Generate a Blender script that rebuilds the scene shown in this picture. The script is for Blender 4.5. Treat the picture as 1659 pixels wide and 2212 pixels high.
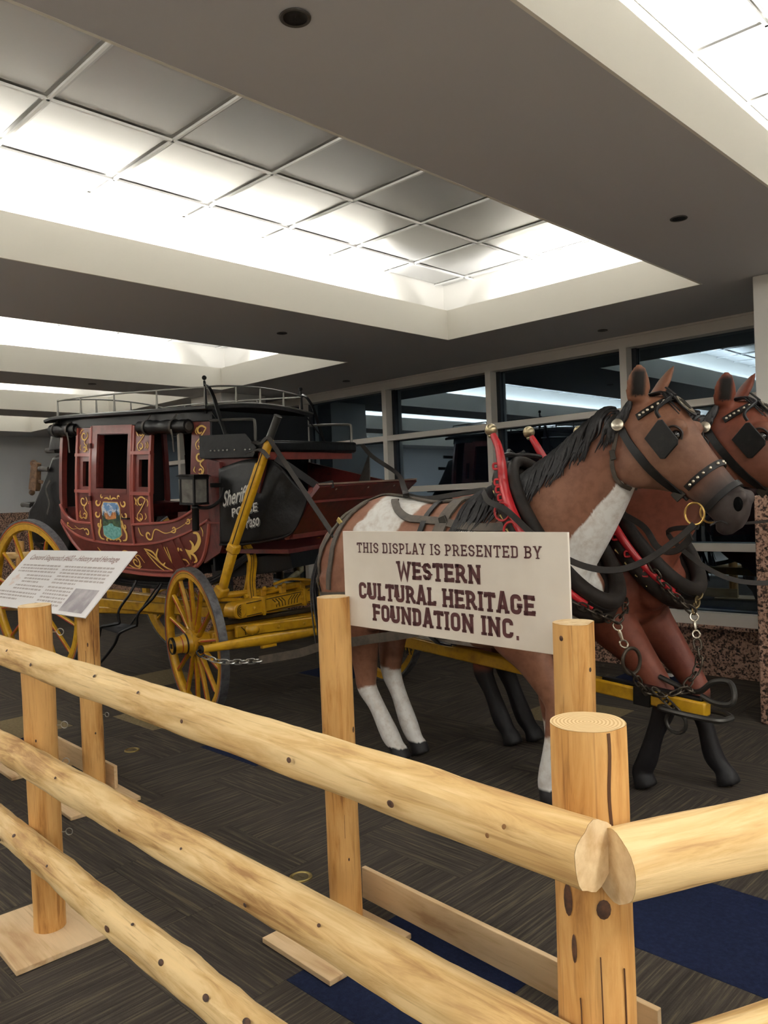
import bpy, bmesh, math, random
from mathutils import Vector, Matrix, noise
random.seed(7)
for o in list(bpy.data.objects): bpy.data.objects.remove(o, do_unlink=True)
SC = bpy.context.scene
COL = SC.collection
PI = math.pi
V = Vector
# ---------------------------------------------------------------- camera
YAW, PITCH, ROLL, FPX = .7755, -.0150, .0387, 1702.0
fw = V((-math.sin(YAW)*math.cos(PITCH), math.cos(YAW)*math.cos(PITCH), math.sin(PITCH)))
rt = V((math.cos(YAW), math.sin(YAW), 0)); dn = fw.cross(rt)
r2 = rt*math.cos(ROLL)+dn*math.sin(ROLL); d2 = -rt*math.sin(ROLL)+dn*math.cos(ROLL)
cd = bpy.data.cameras.new('camera'); cam = bpy.data.objects.new('camera', cd); COL.objects.link(cam)
mw = Matrix.Identity(4)
for i in range(3):
    mw[i][0] = r2[i]; mw[i][1] = -d2[i]; mw[i][2] = -fw[i]
mw[2][3] = 1.5
cam.matrix_world = mw
cd.sensor_fit = 'HORIZONTAL'; cd.sensor_width = 36; cd.lens = FPX/1659*36; cd.clip_start = .05; cd.clip_end = 200
SC.camera = cam
# ---------------------------------------------------------------- world (night) and exposure
wd = bpy.data.worlds.new('night'); SC.world = wd; wd.use_nodes = True
bg = wd.node_tree.nodes['Background']; bg.inputs[0].default_value = (.010, .014, .022, 1); bg.inputs[1].default_value = .3
SC.view_settings.view_transform = 'Standard'; SC.view_settings.look = 'None'
SC.view_settings.gamma = 1; SC.view_settings.use_curve_mapping = False
SC.view_settings.exposure = -0.10
# ---------------------------------------------------------------- room numbers
ZC, ZP, ZB = 2.80, 3.30, 3.04          # soffit, metal panels, top of the cream band
YW, YB = 6.22, -6.5                    # window wall, back wall
XL, XR = -13.6, 8.0
CY0, CY1 = -5.2, 5.07                  # coffers along Y
COFFERS = [(-12.75, -10.75), (-10.10, -8.10), (-7.43, -5.37), (-4.155, -2.044), (-1.189, .90), (2.1, 4.2), (5.3, 7.3)]
SET = .165
COVE_W = 21.0                          # watts per metre of cove lamp
def cove_lamp(x, y, z, length, along, inward):
    l = bpy.data.lights.new('cove_lamp', 'AREA'); l.shape = 'RECTANGLE'
    l.size = length; l.size_y = .05; l.energy = COVE_W*length; l.color = (1.0, .985, .955)
    o = bpy.data.objects.new('cove_lamp', l); COL.objects.link(o)
    zax = (-V((0, 0, 1)) - .35*V(inward)).normalized()      # lamp emits along its -Z: up, slightly inward
    xax = V(along); yax = zax.cross(xax)
    m = Matrix.Identity(4)
    for i in range(3): m[i][0] = xax[i]; m[i][1] = yax[i]; m[i][2] = zax[i]
    m[0][3], m[1][3], m[2][3] = x, y, z
    o.matrix_world = m
for (x0, x1) in COFFERS:
    ym = (CY0+CY1)/2; L = CY1-CY0
    zl = 2.965
    cove_lamp(x0-.085, ym-.30, zl, L-.6, (0, 1, 0), (1, 0, 0)); cove_lamp(x1+.085, ym-.30, zl, L-.6, (0, 1, 0), (-1, 0, 0))
    cove_lamp((x0+x1)/2+.12, CY1+.085, zl, x1-x0-.75, (1, 0, 0), (0, -1, 0))
# added fill lamps out of view, lifting the soffit, fence and far wall
for (x, y) in [(-4.76, -2.2), (-1.617, -2.2), (1.5, -2.2), (1.5, 1.4), (4.75, -2.2), (4.75, 1.4), (1.5, 4.2), (-7.77, -2.2), (-10.4, -2.2)]:
    l = bpy.data.lights.new('fill_lamp', 'AREA'); l.shape = 'DISK'; l.size = .5; l.energy = 54; l.color = (1.0, .97, .93)
    o = bpy.data.objects.new('fill_lamp', l); COL.objects.link(o); o.location = (x, y, ZC-.012)
# ---------------------------------------------------------------- materials
def lin(c):
    r = []
    for v in c[:3]:
        v = v/255.0; r.append(v/12.92 if v <= .04045 else ((v+.055)/1.055)**2.4)
    return (r[0], r[1], r[2], 1)
MATS = {}
def M(name, col, rough=.5, metal=0.0, spec=.5, var=None, bump=None, stretch=None, coat=0.0, attr=None, world=False, ior=None):
    """var=(scale, colour2, contrast lo, hi)  bump=(scale, strength, distance)"""
    if name in MATS: return MATS[name]
    m = bpy.data.materials.new(name); m.use_nodes = True; nt = m.node_tree; N = nt.nodes; L = nt.links
    b = N['Principled BSDF']
    b.inputs['Base Color'].default_value = lin(col); b.inputs['Roughness'].default_value = rough
    b.inputs['Metallic'].default_value = metal; b.inputs['Specular IOR Level'].default_value = spec
    b.inputs['Coat Weight'].default_value = coat; b.inputs['Coat Roughness'].default_value = .15
    if ior: b.inputs['IOR'].default_value = ior
    vec = None
    if var or bump:
        tc = N.new('ShaderNodeTexCoord'); vec = tc.outputs['Object']
        if world:
            g = N.new('ShaderNodeNewGeometry'); vec = g.outputs['Position']
        if stretch:
            mp = N.new('ShaderNodeMapping'); mp.inputs['Scale'].default_value = stretch; L.new(vec, mp.inputs['Vector']); vec = mp.outputs['Vector']
    base = None
    if attr:
        a = N.new('ShaderNodeAttribute'); a.attribute_name = attr; base = a.outputs['Color']
    if var:
        n = N.new('ShaderNodeTexNoise'); n.inputs['Scale'].default_value = var[0]; n.inputs['Detail'].default_value = 4; n.inputs['Roughness'].default_value = .6
        L.new(vec, n.inputs['Vector'])
        rp = N.new('ShaderNodeMapRange'); rp.inputs[1].default_value = var[2]; rp.inputs[2].default_value = var[3]; L.new(n.outputs['Fac'], rp.inputs[0])
        mx = N.new('ShaderNodeMix'); mx.data_type = 'RGBA'; L.new(rp.outputs[0], mx.inputs[0])
        if base is not None:
            L.new(base, mx.inputs[6]); mm = N.new('ShaderNodeMix'); mm.data_type = 'RGBA'; mm.blend_type = 'MULTIPLY'; mm.inputs[0].default_value = 1
            L.new(base, mm.inputs[6]); mm.inputs[7].default_value = lin(var[1]); L.new(mm.outputs[2], mx.inputs[7])
        else:
            mx.inputs[6].default_value = lin(col); mx.inputs[7].default_value = lin(var[1])
        base = mx.outputs[2]
    if base is not None: L.new(base, b.inputs['Base Color'])
    if bump:
        n = N.new('ShaderNodeTexNoise'); n.inputs['Scale'].default_value = bump[0]; n.inputs['Detail'].default_value = 5; L.new(vec, n.inputs['Vector'])
        bp = N.new('ShaderNodeBump'); bp.inputs['Strength'].default_value = bump[1]; bp.inputs['Distance'].default_value = bump[2]
        L.new(n.outputs['Fac'], bp.inputs['Height']); L.new(bp.outputs[0], b.inputs['Normal'])
    MATS[name] = m
    return m
def nt_of(m): return m.node_tree.nodes, m.node_tree.links, m.node_tree.nodes['Principled BSDF']
def ramp(N, stops):
    r = N.new('ShaderNodeValToRGB'); e = r.color_ramp.elements
    e[0].position = stops[0][0]; e[0].color = lin(stops[0][1]); e[1].position = stops[-1][0]; e[1].color = lin(stops[-1][1])
    for p, c in stops[1:-1]:
        k = e.new(p); k.color = lin(c)
    return r
# ---------------------------------------------------------------- mesh builder
class MB:
    def __init__(s): s.v = []; s.f = []
    def add(s, vs, fs, mt=None):
        k = len(s.v)
        s.v += [tuple(mt @ V(p)) for p in vs] if mt else [tuple(p) for p in vs]
        s.f += [tuple(i+k for i in f) for f in fs]
        return s
    def box(s, c, d, mt=None):
        x, y, z = [q/2 for q in d]; cx, cy, cz = c
        vs = [(cx+a*x, cy+b*y, cz+e*z) for a in (-1, 1) for b in (-1, 1) for e in (-1, 1)]
        return s.add(vs, [(0, 1, 3, 2), (4, 6, 7, 5), (0, 4, 5, 1), (2, 3, 7, 6), (0, 2, 6, 4), (1, 5, 7, 3)], mt)
    def bar(s, a, b, w, h, up=(0, 0, 1), taper=1.0):
        """box from a to b; w across, h along up"""
        a = V(a); b = V(b); d = (b-a).normalized(); u = V(up); u = (u-d*u.dot(d)).normalized(); r = d.cross(u)
        vs = []
        for p, t in ((a, 1), (b, taper)):
            for i, j in ((-1, -1), (1, -1), (1, 1), (-1, 1)): vs.append(p+r*(w/2*i*t)+u*(h/2*j*t))
        return s.add(vs, [(3, 2, 1, 0), (4, 5, 6, 7), (0, 1, 5, 4), (1, 2, 6, 5), (2, 3, 7, 6), (3, 0, 4, 7)])
    def tube(s, pts, r, n=8, closed=False, cap=True, sx=1.0, up=None):
        pts = [V(p) for p in pts]; m = len(pts)
        rr = r if isinstance(r, (list, tuple)) else [r]*m
        k = len(s.v); prev = None
        for i, p in enumerate(pts):
            if closed: d = pts[(i+1) % m]-pts[i-1]
            else: d = pts[min(i+1, m-1)]-pts[max(i-1, 0)]
            d.normalize()
            if prev is None:
                u = V(up) if up else (V((0, 0, 1)) if abs(d.z) < .9 else V((1, 0, 0)))
            else: u = prev
            u = u-d*u.dot(d)
            if u.length < 1e-6: u = V((0, 1, 0))-d*d.y
            u.normalize(); prev = u; w = d.cross(u)
            for j in range(n):
                a = 2*PI*j/n
                s.v.append(tuple(p+(u*math.cos(a)+w*math.sin(a)*sx)*rr[i]))
        for i in range(m if closed else m-1):
            i2 = (i+1) % m
            for j in range(n):
                j2 = (j+1) % n
                s.f.append((k+i*n+j, k+i*n+j2, k+i2*n+j2, k+i2*n+j))
        if cap and not closed:
            s.f.append(tuple(k+j for j in range(n))[::-1]); s.f.append(tuple(k+(m-1)*n+j for j in range(n)))
        return s
    def strap(s, pts, w, t, nrm=None):
        """flat ribbon; w = width, t = thickness, nrm = list of / single face normal"""
        pts = [V(p) for p in pts]; m = len(pts); k = len(s.v)
        for i, p in enumerate(pts):
            d = (pts[min(i+1, m-1)]-pts[max(i-1, 0)]).normalized()
            u = V(nrm[i]) if isinstance(nrm, list) else V(nrm or (0, 0, 1))
            u = u-d*u.dot(d)
            if u.length < 1e-5: u = V((0, 1, 0))
            u.normalize(); r = d.cross(u)
            for a, b in ((-1, -1), (1, -1), (1, 1), (-1, 1)): s.v.append(tuple(p+r*(w/2*a)+u*(t/2*b)))
        for i in range(m-1):
            for j in range(4):
                j2 = (j+1) % 4; a = k+i*4
                s.f.append((a+j, a+j2, a+4+j2, a+4+j))
        s.f.append((k+3, k+2, k+1, k)); e = k+(m-1)*4; s.f.append((e, e+1, e+2, e+3))
        return s
    def lathe(s, prof, n=16, mt=None, caps=True):
        k = []; vs = []; fs = []
        for (r, z) in prof:
            for j in range(n):
                a = 2*PI*j/n; vs.append((r*math.cos(a), r*math.sin(a), z))
        for i in range(len(prof)-1):
            for j in range(n):
                j2 = (j+1) % n; fs.append((i*n+j, i*n+j2, (i+1)*n+j2, (i+1)*n+j))
        if caps:
            fs.append(tuple(range(n))[::-1]); e = (len(prof)-1)*n; fs.append(tuple(e+j for j in range(n)))
        return s.add(vs, fs, mt)
    def sphere(s, c, r, n=12, m=8, sc=(1, 1, 1)):
        prof = [(max(1e-4, math.sin(PI*i/m)), -math.cos(PI*i/m)) for i in range(m+1)]
        mt = Matrix.Translation(V(c)) @ Matrix.Diagonal((r*sc[0], r*sc[1], r*sc[2], 1))
        return s.lathe(prof, n, mt)
    def prism(s, poly, t, mt=None):
        """poly in xy, thickness t along z (centred at 0)"""
        n = len(poly); vs = [(x, y, -t/2) for x, y in poly]+[(x, y, t/2) for x, y in poly]
        fs = [tuple(range(n))[::-1], tuple(range(n, 2*n))]+[(i, (i+1) % n, n+(i+1) % n, n+i) for i in range(n)]
        return s.add(vs, fs, mt)
    def grid(s, fn, nu, nv, closed_u=False):
        k = len(s.v)
        for i in range(nu+1):
            for j in range(nv+1): s.v.append(tuple(fn(i/nu, j/nv)))
        for i in range(nu):
            for j in range(nv):
                a = k+i*(nv+1)+j; s.f.append((a, a+nv+1, a+nv+2, a+1))
        return s
    def mesh(s, name, smooth=True, fixn=True):
        me = bpy.data.meshes.new(name); me.from_pydata(s.v, [], s.f)
        if fixn:
            bm = bmesh.new(); bm.from_mesh(me); bmesh.ops.recalc_face_normals(bm, faces=bm.faces[:]); bm.to_mesh(me); bm.free()
        if smooth:
            me.polygons.foreach_set('use_smooth', [True]*len(me.polygons))
            if hasattr(me, 'set_sharp_from_angle'): me.set_sharp_from_angle(angle=math.radians(38))
        me.update()
        return me
    def build(s, name, mat, parent=None, smooth=True, bevel=0, solid=0, loc=None):
        me = s.mesh(name, smooth)
        return put(name, me, mat, parent, bevel, solid, loc)
def put(name, me, mat, parent=None, bevel=0, solid=0, loc=None):
    o = bpy.data.objects.new(name, me); COL.objects.link(o)
    if mat and not me.materials: me.materials.append(mat)
    if parent: o.parent = parent
    if loc: o.location = loc
    if solid:
        q = o.modifiers.new('solid', 'SOLIDIFY'); q.thickness = solid; q.offset = 0
    if bevel:
        q = o.modifiers.new('bevel', 'BEVEL'); q.width = bevel; q.segments = 2; q.limit_method = 'ANGLE'
    return o
def thing(name, label, cat, loc=(0, 0, 0), rot=None, group=None):
    o = bpy.data.objects.new(name, None); COL.objects.link(o); o.empty_display_size = .1
    o.location = loc
    if rot: o.rotation_euler = rot
    tag(o, label, cat, group)
    return o
def tag(o, label, cat, group=None):
    o['label'] = label; o['category'] = cat
    if group: o['group'] = group
    return o
def structure(o): o['kind'] = 'structure'; return o
def cr(pts, n=6, closed=False):
    """Catmull-Rom through points"""
    P = [V(p) for p in pts]; m = len(P); out = []
    rng = range(m) if closed else range(m-1)
    for i in rng:
        if closed: a, b, c, d = P[i-1], P[i], P[(i+1) % m], P[(i+2) % m]
        else: a, b, c, d = P[max(i-1, 0)], P[i], P[i+1], P[min(i+2, m-1)]
        for k in range(n):
            t = k/n
            out.append(.5*((2*b)+(c-a)*t+(2*a-5*b+4*c-d)*t*t+(3*b-a-3*c+d)*t**3))
    if not closed: out.append(P[-1])
    return out
def cr1(vals, n=6):
    return [p.x for p in cr([(v, 0, 0) for v in vals], n)]
# ================================================================= MATERIALS of the place
SOFFIT = M('soffit_paint', (180, 179, 180), .75, bump=(60, .05, .002))
CREAM = M('cream_paint', (218, 214, 202), .6, bump=(80, .04, .002))
WHITE = M('white_paint', (226, 224, 218), .6)
GREYW = M('grey_wall_paint', (214, 216, 219), .6)
PANEL = M('metal_ceiling_panel', (192, 192, 191), .30, .55, bump=(9, .06, .004))
TBAR = M('ceiling_grid_paint', (215, 215, 212), .5)
FRAME = M('window_frame_paint', (236, 231, 222), .5)
DARKF = M('dark_aluminium', (40, 44, 50), .4, .3)
def granite_mat():
    m = M('pink_granite', (150, 118, 100), .3); N, L, b = nt_of(m)
    g = N.new('ShaderNodeNewGeometry')
    v = N.new('ShaderNodeTexVoronoi'); v.inputs['Scale'].default_value = 70; L.new(g.outputs['Position'], v.inputs['Vector'])
    n = N.new('ShaderNodeTexNoise'); n.inputs['Scale'].default_value = 75; n.inputs['Detail'].default_value = 3; L.new(g.outputs['Position'], n.inputs['Vector'])
    r = ramp(N, [(.30, (28, 23, 22)), (.43, (88, 66, 56)), (.52, (168, 132, 112)), (.66, (186, 154, 134)), (.8, (120, 92, 78))])
    mx = N.new('ShaderNodeMix'); mx.data_type = 'FLOAT'; mx.inputs[0].default_value = .35; L.new(n.outputs['Fac'], mx.inputs[2])
    sp = N.new('ShaderNodeSeparateColor'); L.new(v.outputs['Color'], sp.inputs[0]); L.new(sp.outputs[0], mx.inputs[3])
    L.new(mx.outputs[0], r.inputs[0]); L.new(r.outputs[0], b.inputs['Base Color'])
    return m
GRANITE = granite_mat()
def carpet_mat(name, c1, c2, c3, stripes=True):
    m = M(name, c1, .95, spec=.1); N, L, b = nt_of(m)
    tc = N.new('ShaderNodeTexCoord'); oi = N.new('ShaderNodeObjectInfo')
    mul = N.new('ShaderNodeVectorMath'); mul.operation = 'SCALE'; mul.inputs[0].default_value = (7.3, 3.1, 5.7); L.new(oi.outputs['Random'], mul.inputs['Scale'])
    ad = N.new('ShaderNodeVectorMath'); ad.operation = 'ADD'; L.new(tc.outputs['Object'], ad.inputs[0]); L.new(mul.outputs[0], ad.inputs[1])
    mp = N.new('ShaderNodeMapping'); mp.inputs['Scale'].default_value = (3.0, 95, 1) if stripes else (60, 60, 60); L.new(ad.outputs[0], mp.inputs[0])
    n = N.new('ShaderNodeTexNoise'); n.inputs['Scale'].default_value = 1; n.inputs['Detail'].default_value = 3; n.inputs['Roughness'].default_value = .7; L.new(mp.outputs[0], n.inputs['Vector'])
    r = ramp(N, [(.32, c1), (.52, c2), (.68, c3)]); L.new(n.outputs['Fac'], r.inputs[0])
    f = N.new('ShaderNodeTexNoise'); f.inputs['Scale'].default_value = 350; L.new(tc.outputs['Object'], f.inputs['Vector'])
    bp = N.new('ShaderNodeBump'); bp.inputs['Strength'].default_value = .5; bp.inputs['Distance'].default_value = .004; L.new(f.outputs['Fac'], bp.inputs['Height']); L.new(bp.outputs[0], b.inputs['Normal'])
    L.new(r.outputs[0], b.inputs['Base Color'])
    return m
CARPET = carpet_mat('brown_striped_carpet', (52, 47, 43), (68, 62, 56), (94, 86, 70))
NAVY = carpet_mat('navy_carpet', (22, 28, 48), (27, 34, 58), (32, 40, 66), False)
TAN = carpet_mat('tan_carpet', (104, 92, 68), (116, 103, 76), (126, 112, 84), False)
BASEC = M('carpet_backing', (44, 39, 34), .95, spec=.1)
# ================================================================= FLOOR
def proj(p):
    d = V(p)-V((0, 0, 1.5)); z = d.dot(fw)
    if z < .05: return None
    return (829.5+FPX*d.dot(r2)/z, 1106+FPX*d.dot(d2)/z, z)
fl = structure(MB().box(((XL+XR)/2, (YW+YB)/2+.2, -.08), (XR-XL, YW-YB+.6, .14)).build('floor', BASEC, smooth=False))
TS = .578
SPECIAL = {}
for (x, y, mm) in [(-1.70, 1.78, NAVY), (-1.1, 2.66, NAVY), (-4.0, 3.15, NAVY), (-4.9, 4.55, NAVY), (-4.9, 1.7, NAVY), (-6.3, 2.0, NAVY), (-3.1, 5.9, NAVY),
                   (-5.4, 2.7, TAN), (-6.6, 3.3, TAN), (-5.9, 2.0, TAN), (-2.6, 4.6, TAN), (-7.9, 4.7, TAN), (-7.2, 1.5, TAN)]:
    SPECIAL[(round((x+1.70)/TS), None, y)] = mm
cands = []
for i in range(-22, 16):
    xc = -1.692+i*TS
    off = 0.0 if i % 2 == 0 else .5*TS
    for j in range(-16, 10):
        yc = 1.788+off+j*TS
        if yc < -.75+TS/2 or yc > YW+.5 or xc < XL or xc > .95-TS/2: continue
        q = proj((xc, yc, 0)); size = 0
        if q and -120 < q[0] < 1780 and -200 < q[1] < 2500: size = FPX*TS/q[2]*min(1, 1.5/q[2])
        cands.append((size, i, j, xc, yc))
cands.sort(reverse=True)
tm0 = MB().box((0, 0, -.003), (TS-.0016, TS-.0016, .014)).mesh('carpet_tile', False)
tms = {}
for k, mm in enumerate((CARPET, NAVY, TAN)):
    t2 = tm0.copy(); t2.materials.append(mm); tms[mm.name] = t2
restv = MB()
for n, (size, i, j, xc, yc) in enumerate(cands):
    mm = CARPET
    for (ii, _, yy), sm in SPECIAL.items():
        if ii == i and abs(yy-yc) <= TS/2: mm = sm
    if n < 300 and size > 0 or mm is not CARPET and size > 0:
        o = bpy.data.objects.new('carpet_tile', tms[mm.name]); COL.objects.link(o); o.parent = fl; o.location = (xc, yc, 0)
        o.rotation_euler = (0, 0, PI/2*((i+j) % 2)+PI*random.randint(0, 1))
    else: restv.box((xc, yc, -.003), (TS-.0016, TS-.0016, .014))
ro = restv.build('carpet_tiles_beyond', CARPET, fl, smooth=False); ro['kind'] = 'stuff'
MB().box(((XL+XR)/2, (YB-.75)/2, .002), (XR-XL, -.75-YB, .016)).box(((.95+XR)/2, (YW-.75)/2, .002), (XR-.95, YW+.75, .016)).build('bounce_floor', M('pale_bounce_floor', (206, 200, 190), .3, var=(60, (186, 178, 168), .4, .6)), fl, smooth=False)  # added pale slab out of view, bounces light up to the soffit
# ================================================================= CEILING
ce = MB()
zt = .10
xs = [XL-.3]
for (a, b) in COFFERS: xs += [a, b]
xs += [XR+.3]
for k in range(0, len(xs), 2): ce.box(((xs[k]+xs[k+1])/2, (YW+YB)/2, ZC+zt/2), (xs[k+1]-xs[k], YW-YB+.4, zt))
for (a, b) in COFFERS:
    ce.box(((a+b)/2, (CY1+YW)/2+.1, ZC+zt/2), (b-a, YW-CY1+.2, zt)); ce.box(((a+b)/2, (CY0+YB)/2-.1, ZC+zt/2), (b-a, CY0-YB+.2, zt))
ceil = structure(ce.build('ceiling', SOFFIT, smooth=False))
pm = {}
for ci, (a, b) in enumerate(COFFERS):
    t = .012; band = MB()
    # cream band, its lip, the trough floor behind it and the upper wall
    def ring(mbx, x0, x1, y0, y1, z0, z1, th):
        mbx.box((x0-th/2, (y0+y1)/2, (z0+z1)/2), (th, y1-y0+2*th, z1-z0)); mbx.box((x1+th/2, (y0+y1)/2, (z0+z1)/2), (th, y1-y0+2*th, z1-z0))
        mbx.box(((x0+x1)/2, y0-th/2, (z0+z1)/2), (x1-x0, th, z1-z0)); mbx.box(((x0+x1)/2, y1+th/2, (z0+z1)/2), (x1-x0, th, z1-z0))
    ring(band, a+t, b-t, CY0+t, CY1-t, ZC-.0015, ZB, t)
    band.build('coffer_band', CREAM, ceil, smooth=False)
    up = MB(); ring(up, a-SET, b+SET, CY0-SET, CY1+SET, ZC+zt, ZP+.02, .05)
    up.build('coffer_wall', WHITE, ceil, smooth=False)
    # grid lines and metal panels
    px0, px1, py0, py1 = a-SET, b+SET, CY0-SET, CY1+SET
    MB().box(((px0+px1)/2, (py0+py1)/2, ZP+.045), (px1-px0+.1, py1-py0+.1, .03)).build('coffer_lid', WHITE, ceil, smooth=False)
    gx = [x for x in [(-3.40+.605*k) if ci == 3 else ((px0+px1)/2-.3025*3+.605*(k)) for k in range(-4, 6)] if px0+.03 < x < px1-.03]
    gy = [y for y in [2.70+.606*k for k in range(-16, 6)] if py0+.03 < y < py1-.03]
    GX = [px0]+gx+[px1]; GY = [py0]+gy+[py1]
    vis = ci in (2, 3, 4)
    gr = MB()
    for x in gx: gr.box((x, (py0+py1)/2, ZP-.006), (.014, py1-py0, .012))
    for y in gy: gr.box(((px0+px1)/2, y, ZP-.006), (px1-px0, .014, .012))
    gr.build('ceiling_grid', TBAR, ceil, smooth=False)
    far = MB()
    for i in range(len(GX)-1):
        for j in range(len(GY)-1):
            w = GX[i+1]-GX[i]-.030; h = GY[j+1]-GY[j]-.030; c = ((GX[i]+GX[i+1])/2, (GY[j]+GY[j+1])/2, ZP+.010)
            q = proj(c)
            if vis and q and -250 < q[0] < 1950 and -250 < q[1] < 900:
                key = (round(w, 3), round(h, 3))
                if key not in pm:
                    pm[key] = MB().add([(-w/2, -h/2, 0), (w/2, -h/2, 0), (w/2, h/2, 0), (-w/2, h/2, 0), (-w/2+.012, -h/2+.012, -.009), (w/2-.012, -h/2+.012, -.009), (w/2-.012, h/2-.012, -.009), (-w/2+.012, h/2-.012, -.009)],
                                       [(0, 1, 5, 4), (1, 2, 6, 5), (2, 3, 7, 6), (3, 0, 4, 7), (4, 5, 6, 7)]).mesh('ceiling_panel', False)
                    pm[key].materials.append(PANEL)
                o = bpy.data.objects.new('ceiling_panel', pm[key]); COL.objects.link(o); o.parent = ceil; o.location = c
            else: far.box(c, (w, h, .012))
    if far.v:
        q = far.build('ceiling_panels_beyond', PANEL, ceil, smooth=False); q['kind'] = 'stuff'
# ================================================================= WALLS
def wall_box(name, x0, x1, y0, y1, z0, z1, m): return structure(MB().box(((x0+x1)/2, (y0+y1)/2, (z0+z1)/2), (x1-x0, y1-y0, z1-z0)).build(name, m, smooth=False))
wf = wall_box('wall_far', XL-.2, XL, YB, YW+.3, 0, ZC+.05, GREYW)
MB().box((XL+.015, (YB+YW)/2, .765), (.03, YW-YB, 1.53)).build('granite_wainscot', GRANITE, wf, smooth=False)
wall_box('wall_back', XL, XR, YB-.2, YB, 0, ZC+.05, M('brown_wall', (96, 84, 74), .6))
wall_box('wall_near', XR, XR+.2, YB, YW+.3, 0, ZC+.05, GREYW)
# window wall: granite below, frames and dark panes above
wr = wall_box('wall_right', XL, XR, YW+.03, YW+.25, 0, .40, GRANITE)
MB().box(((XL+XR)/2, YW+.10, .405), (XR-XL, .30, .03)).build('granite_ledge', GRANITE, wr, smooth=False)
tr = structure(MB().box(((XL+XR)/2, YW+.07, ZC-.05), (XR-XL, .2, .10)).box(((XL+XR)/2, YW+.03, ZC-.008), (XR-XL, .16, .016)).build('trim_1', FRAME, smooth=False))
PANE = M('night_glass', (9, 13, 21), .015, 0, .5, ior=2.6)
PANE.node_tree.nodes['Principled BSDF'].inputs['Specular Tint'].default_value = (.60, .80, 1, 1)
GW = 1.409
ZT = [(.42, .515), (1.0, 1.06), (1.577, 1.636), (2.145, 2.201)]
for k in range(-6, 8):
    x0 = -4.59+GW*k; x1 = x0+GW
    if x0 < XL or x1 > XR: continue
    w = bpy.data.objects.new('window_%d' % (k+7), None); COL.objects.link(w); structure(w); w.location = (x0, YW, .42)
    lo = lambda c: (c[0]-x0, c[1]-YW, c[2]-.42)
    MB().box(lo((x0, YW+.01, (.42+ZC-.10)/2)), (.062, .10, ZC-.10-.42)).build('mullion', FRAME, w, smooth=False)
    MB().box(lo((x0+.052, YW+.085, (.42+ZC-.10)/2)), (.04, .06, ZC-.10-.42)).build('inner_frame', DARKF, w, smooth=False)
    zs = []
    for (za, zb) in ZT:
        MB().box(lo(((x0+x1)/2, YW+.01, (za+zb)/2)), (GW-.062, .09, zb-za)).build('transom', FRAME, w, smooth=False)
    edges = [z for ab in ZT for z in ab][1:]+[ZC-.10]
    for a, b in zip(edges[::2], edges[1::2]):
        MB().box(lo(((x0+x1)/2, YW+.09, (a+b)/2)), (GW-.06, .012, b-a+.02)).build('pane', PANE, w, smooth=False)
# columns, granite below and white above
for k, x in enumerate((-1.80, -8.24)):
    c = structure(MB().box((x+.33, 5.14+.33, .72), (.66, .66, 1.44)).build('trim_%d' % (k+2), GRANITE, smooth=False, bevel=.012))
    MB().box((x+.345, 5.14+.33, (1.44+ZC)/2), (.63, .63, ZC-1.44)).build('upper_column', WHITE, c, smooth=False, bevel=.006)
# ================================================================= small fixtures
DLR = M('downlight_trim', (70, 66, 62), .5); DLB = M('downlight_black', (18, 17, 17), .35)
DL = [(-1.62, 1.387, 'large dark recessed downlight nearest the top edge of the photo', 1.05), (-1.615, 3.747, 'dark recessed downlight in the wide beam above the horse heads', 1), (-4.72, 3.783, 'recessed downlight in the beam above the coach roof', 1),
      (-3.158, 5.815, 'recessed downlight in the soffit above the third window bay', 1), (-6.215, 5.836, 'recessed downlight in the soffit behind the coach seat', 1), (-7.72, 3.702, 'pale recessed downlight in the beam over the coach rear', 1)]
for (x, y, lb, s) in DL:
    s *= .6
    t = thing('recessed_downlight', lb, 'downlight', (x, y, ZC-.001), group='round recessed downlights')
    MB().lathe([(.052*s, .0), (.066*s, -.001), (.068*s, .002), (.060*s, .006)], 28, caps=False).build('trim_ring', DLR, t, loc=(0, 0, -.004))
    MB().lathe([(.06*s, -.002), (.052*s, -.003), (.02*s, -.0008), (.001, -.0005)], 28, caps=False).build('baffle', DLB, t)
BRASS = M('aged_brass', (168, 150, 92), .35, .9); 
for (x, y, lb) in [(-4.583, 2.351, 'brass floor outlet cover between the info stand and the front wheel'), (-2.472, 1.965, 'brass floor outlet cover left of the sign post')]:
    t = thing('floor_outlet', lb, 'floor outlet', (x, y, .004), group='round brass floor outlets')
    MB().lathe([(.030, .001), (.035, .005), (.041, .006), (.046, .004), (.047, 0)], 28, caps=False).build('flange', BRASS, t)
    MB().lathe([(.001, .003), (.031, .003)], 24, caps=False).box((0, 0, .004), (.036, .006, .003)).build('cover', M('brass_cover', (126, 116, 88), .4, .8), t)
PAPER = M('white_card', (225, 226, 226), .6)
for (x, y, rz, lb) in [(-2.87, 6.08, .0, 'white card lying on the carpet by the granite wall'), (-3.62, 6.0, .05, 'white card lying on the carpet behind the far horse')]:
    o = MB().box((0, 0, .002), (.19, .10, .003)).build('floor_card', PAPER, smooth=False); o.location = (x, y, .004); o.rotation_euler = (0, 0, rz)
    tag(o, lb, 'card', 'white cards on the floor')
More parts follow.
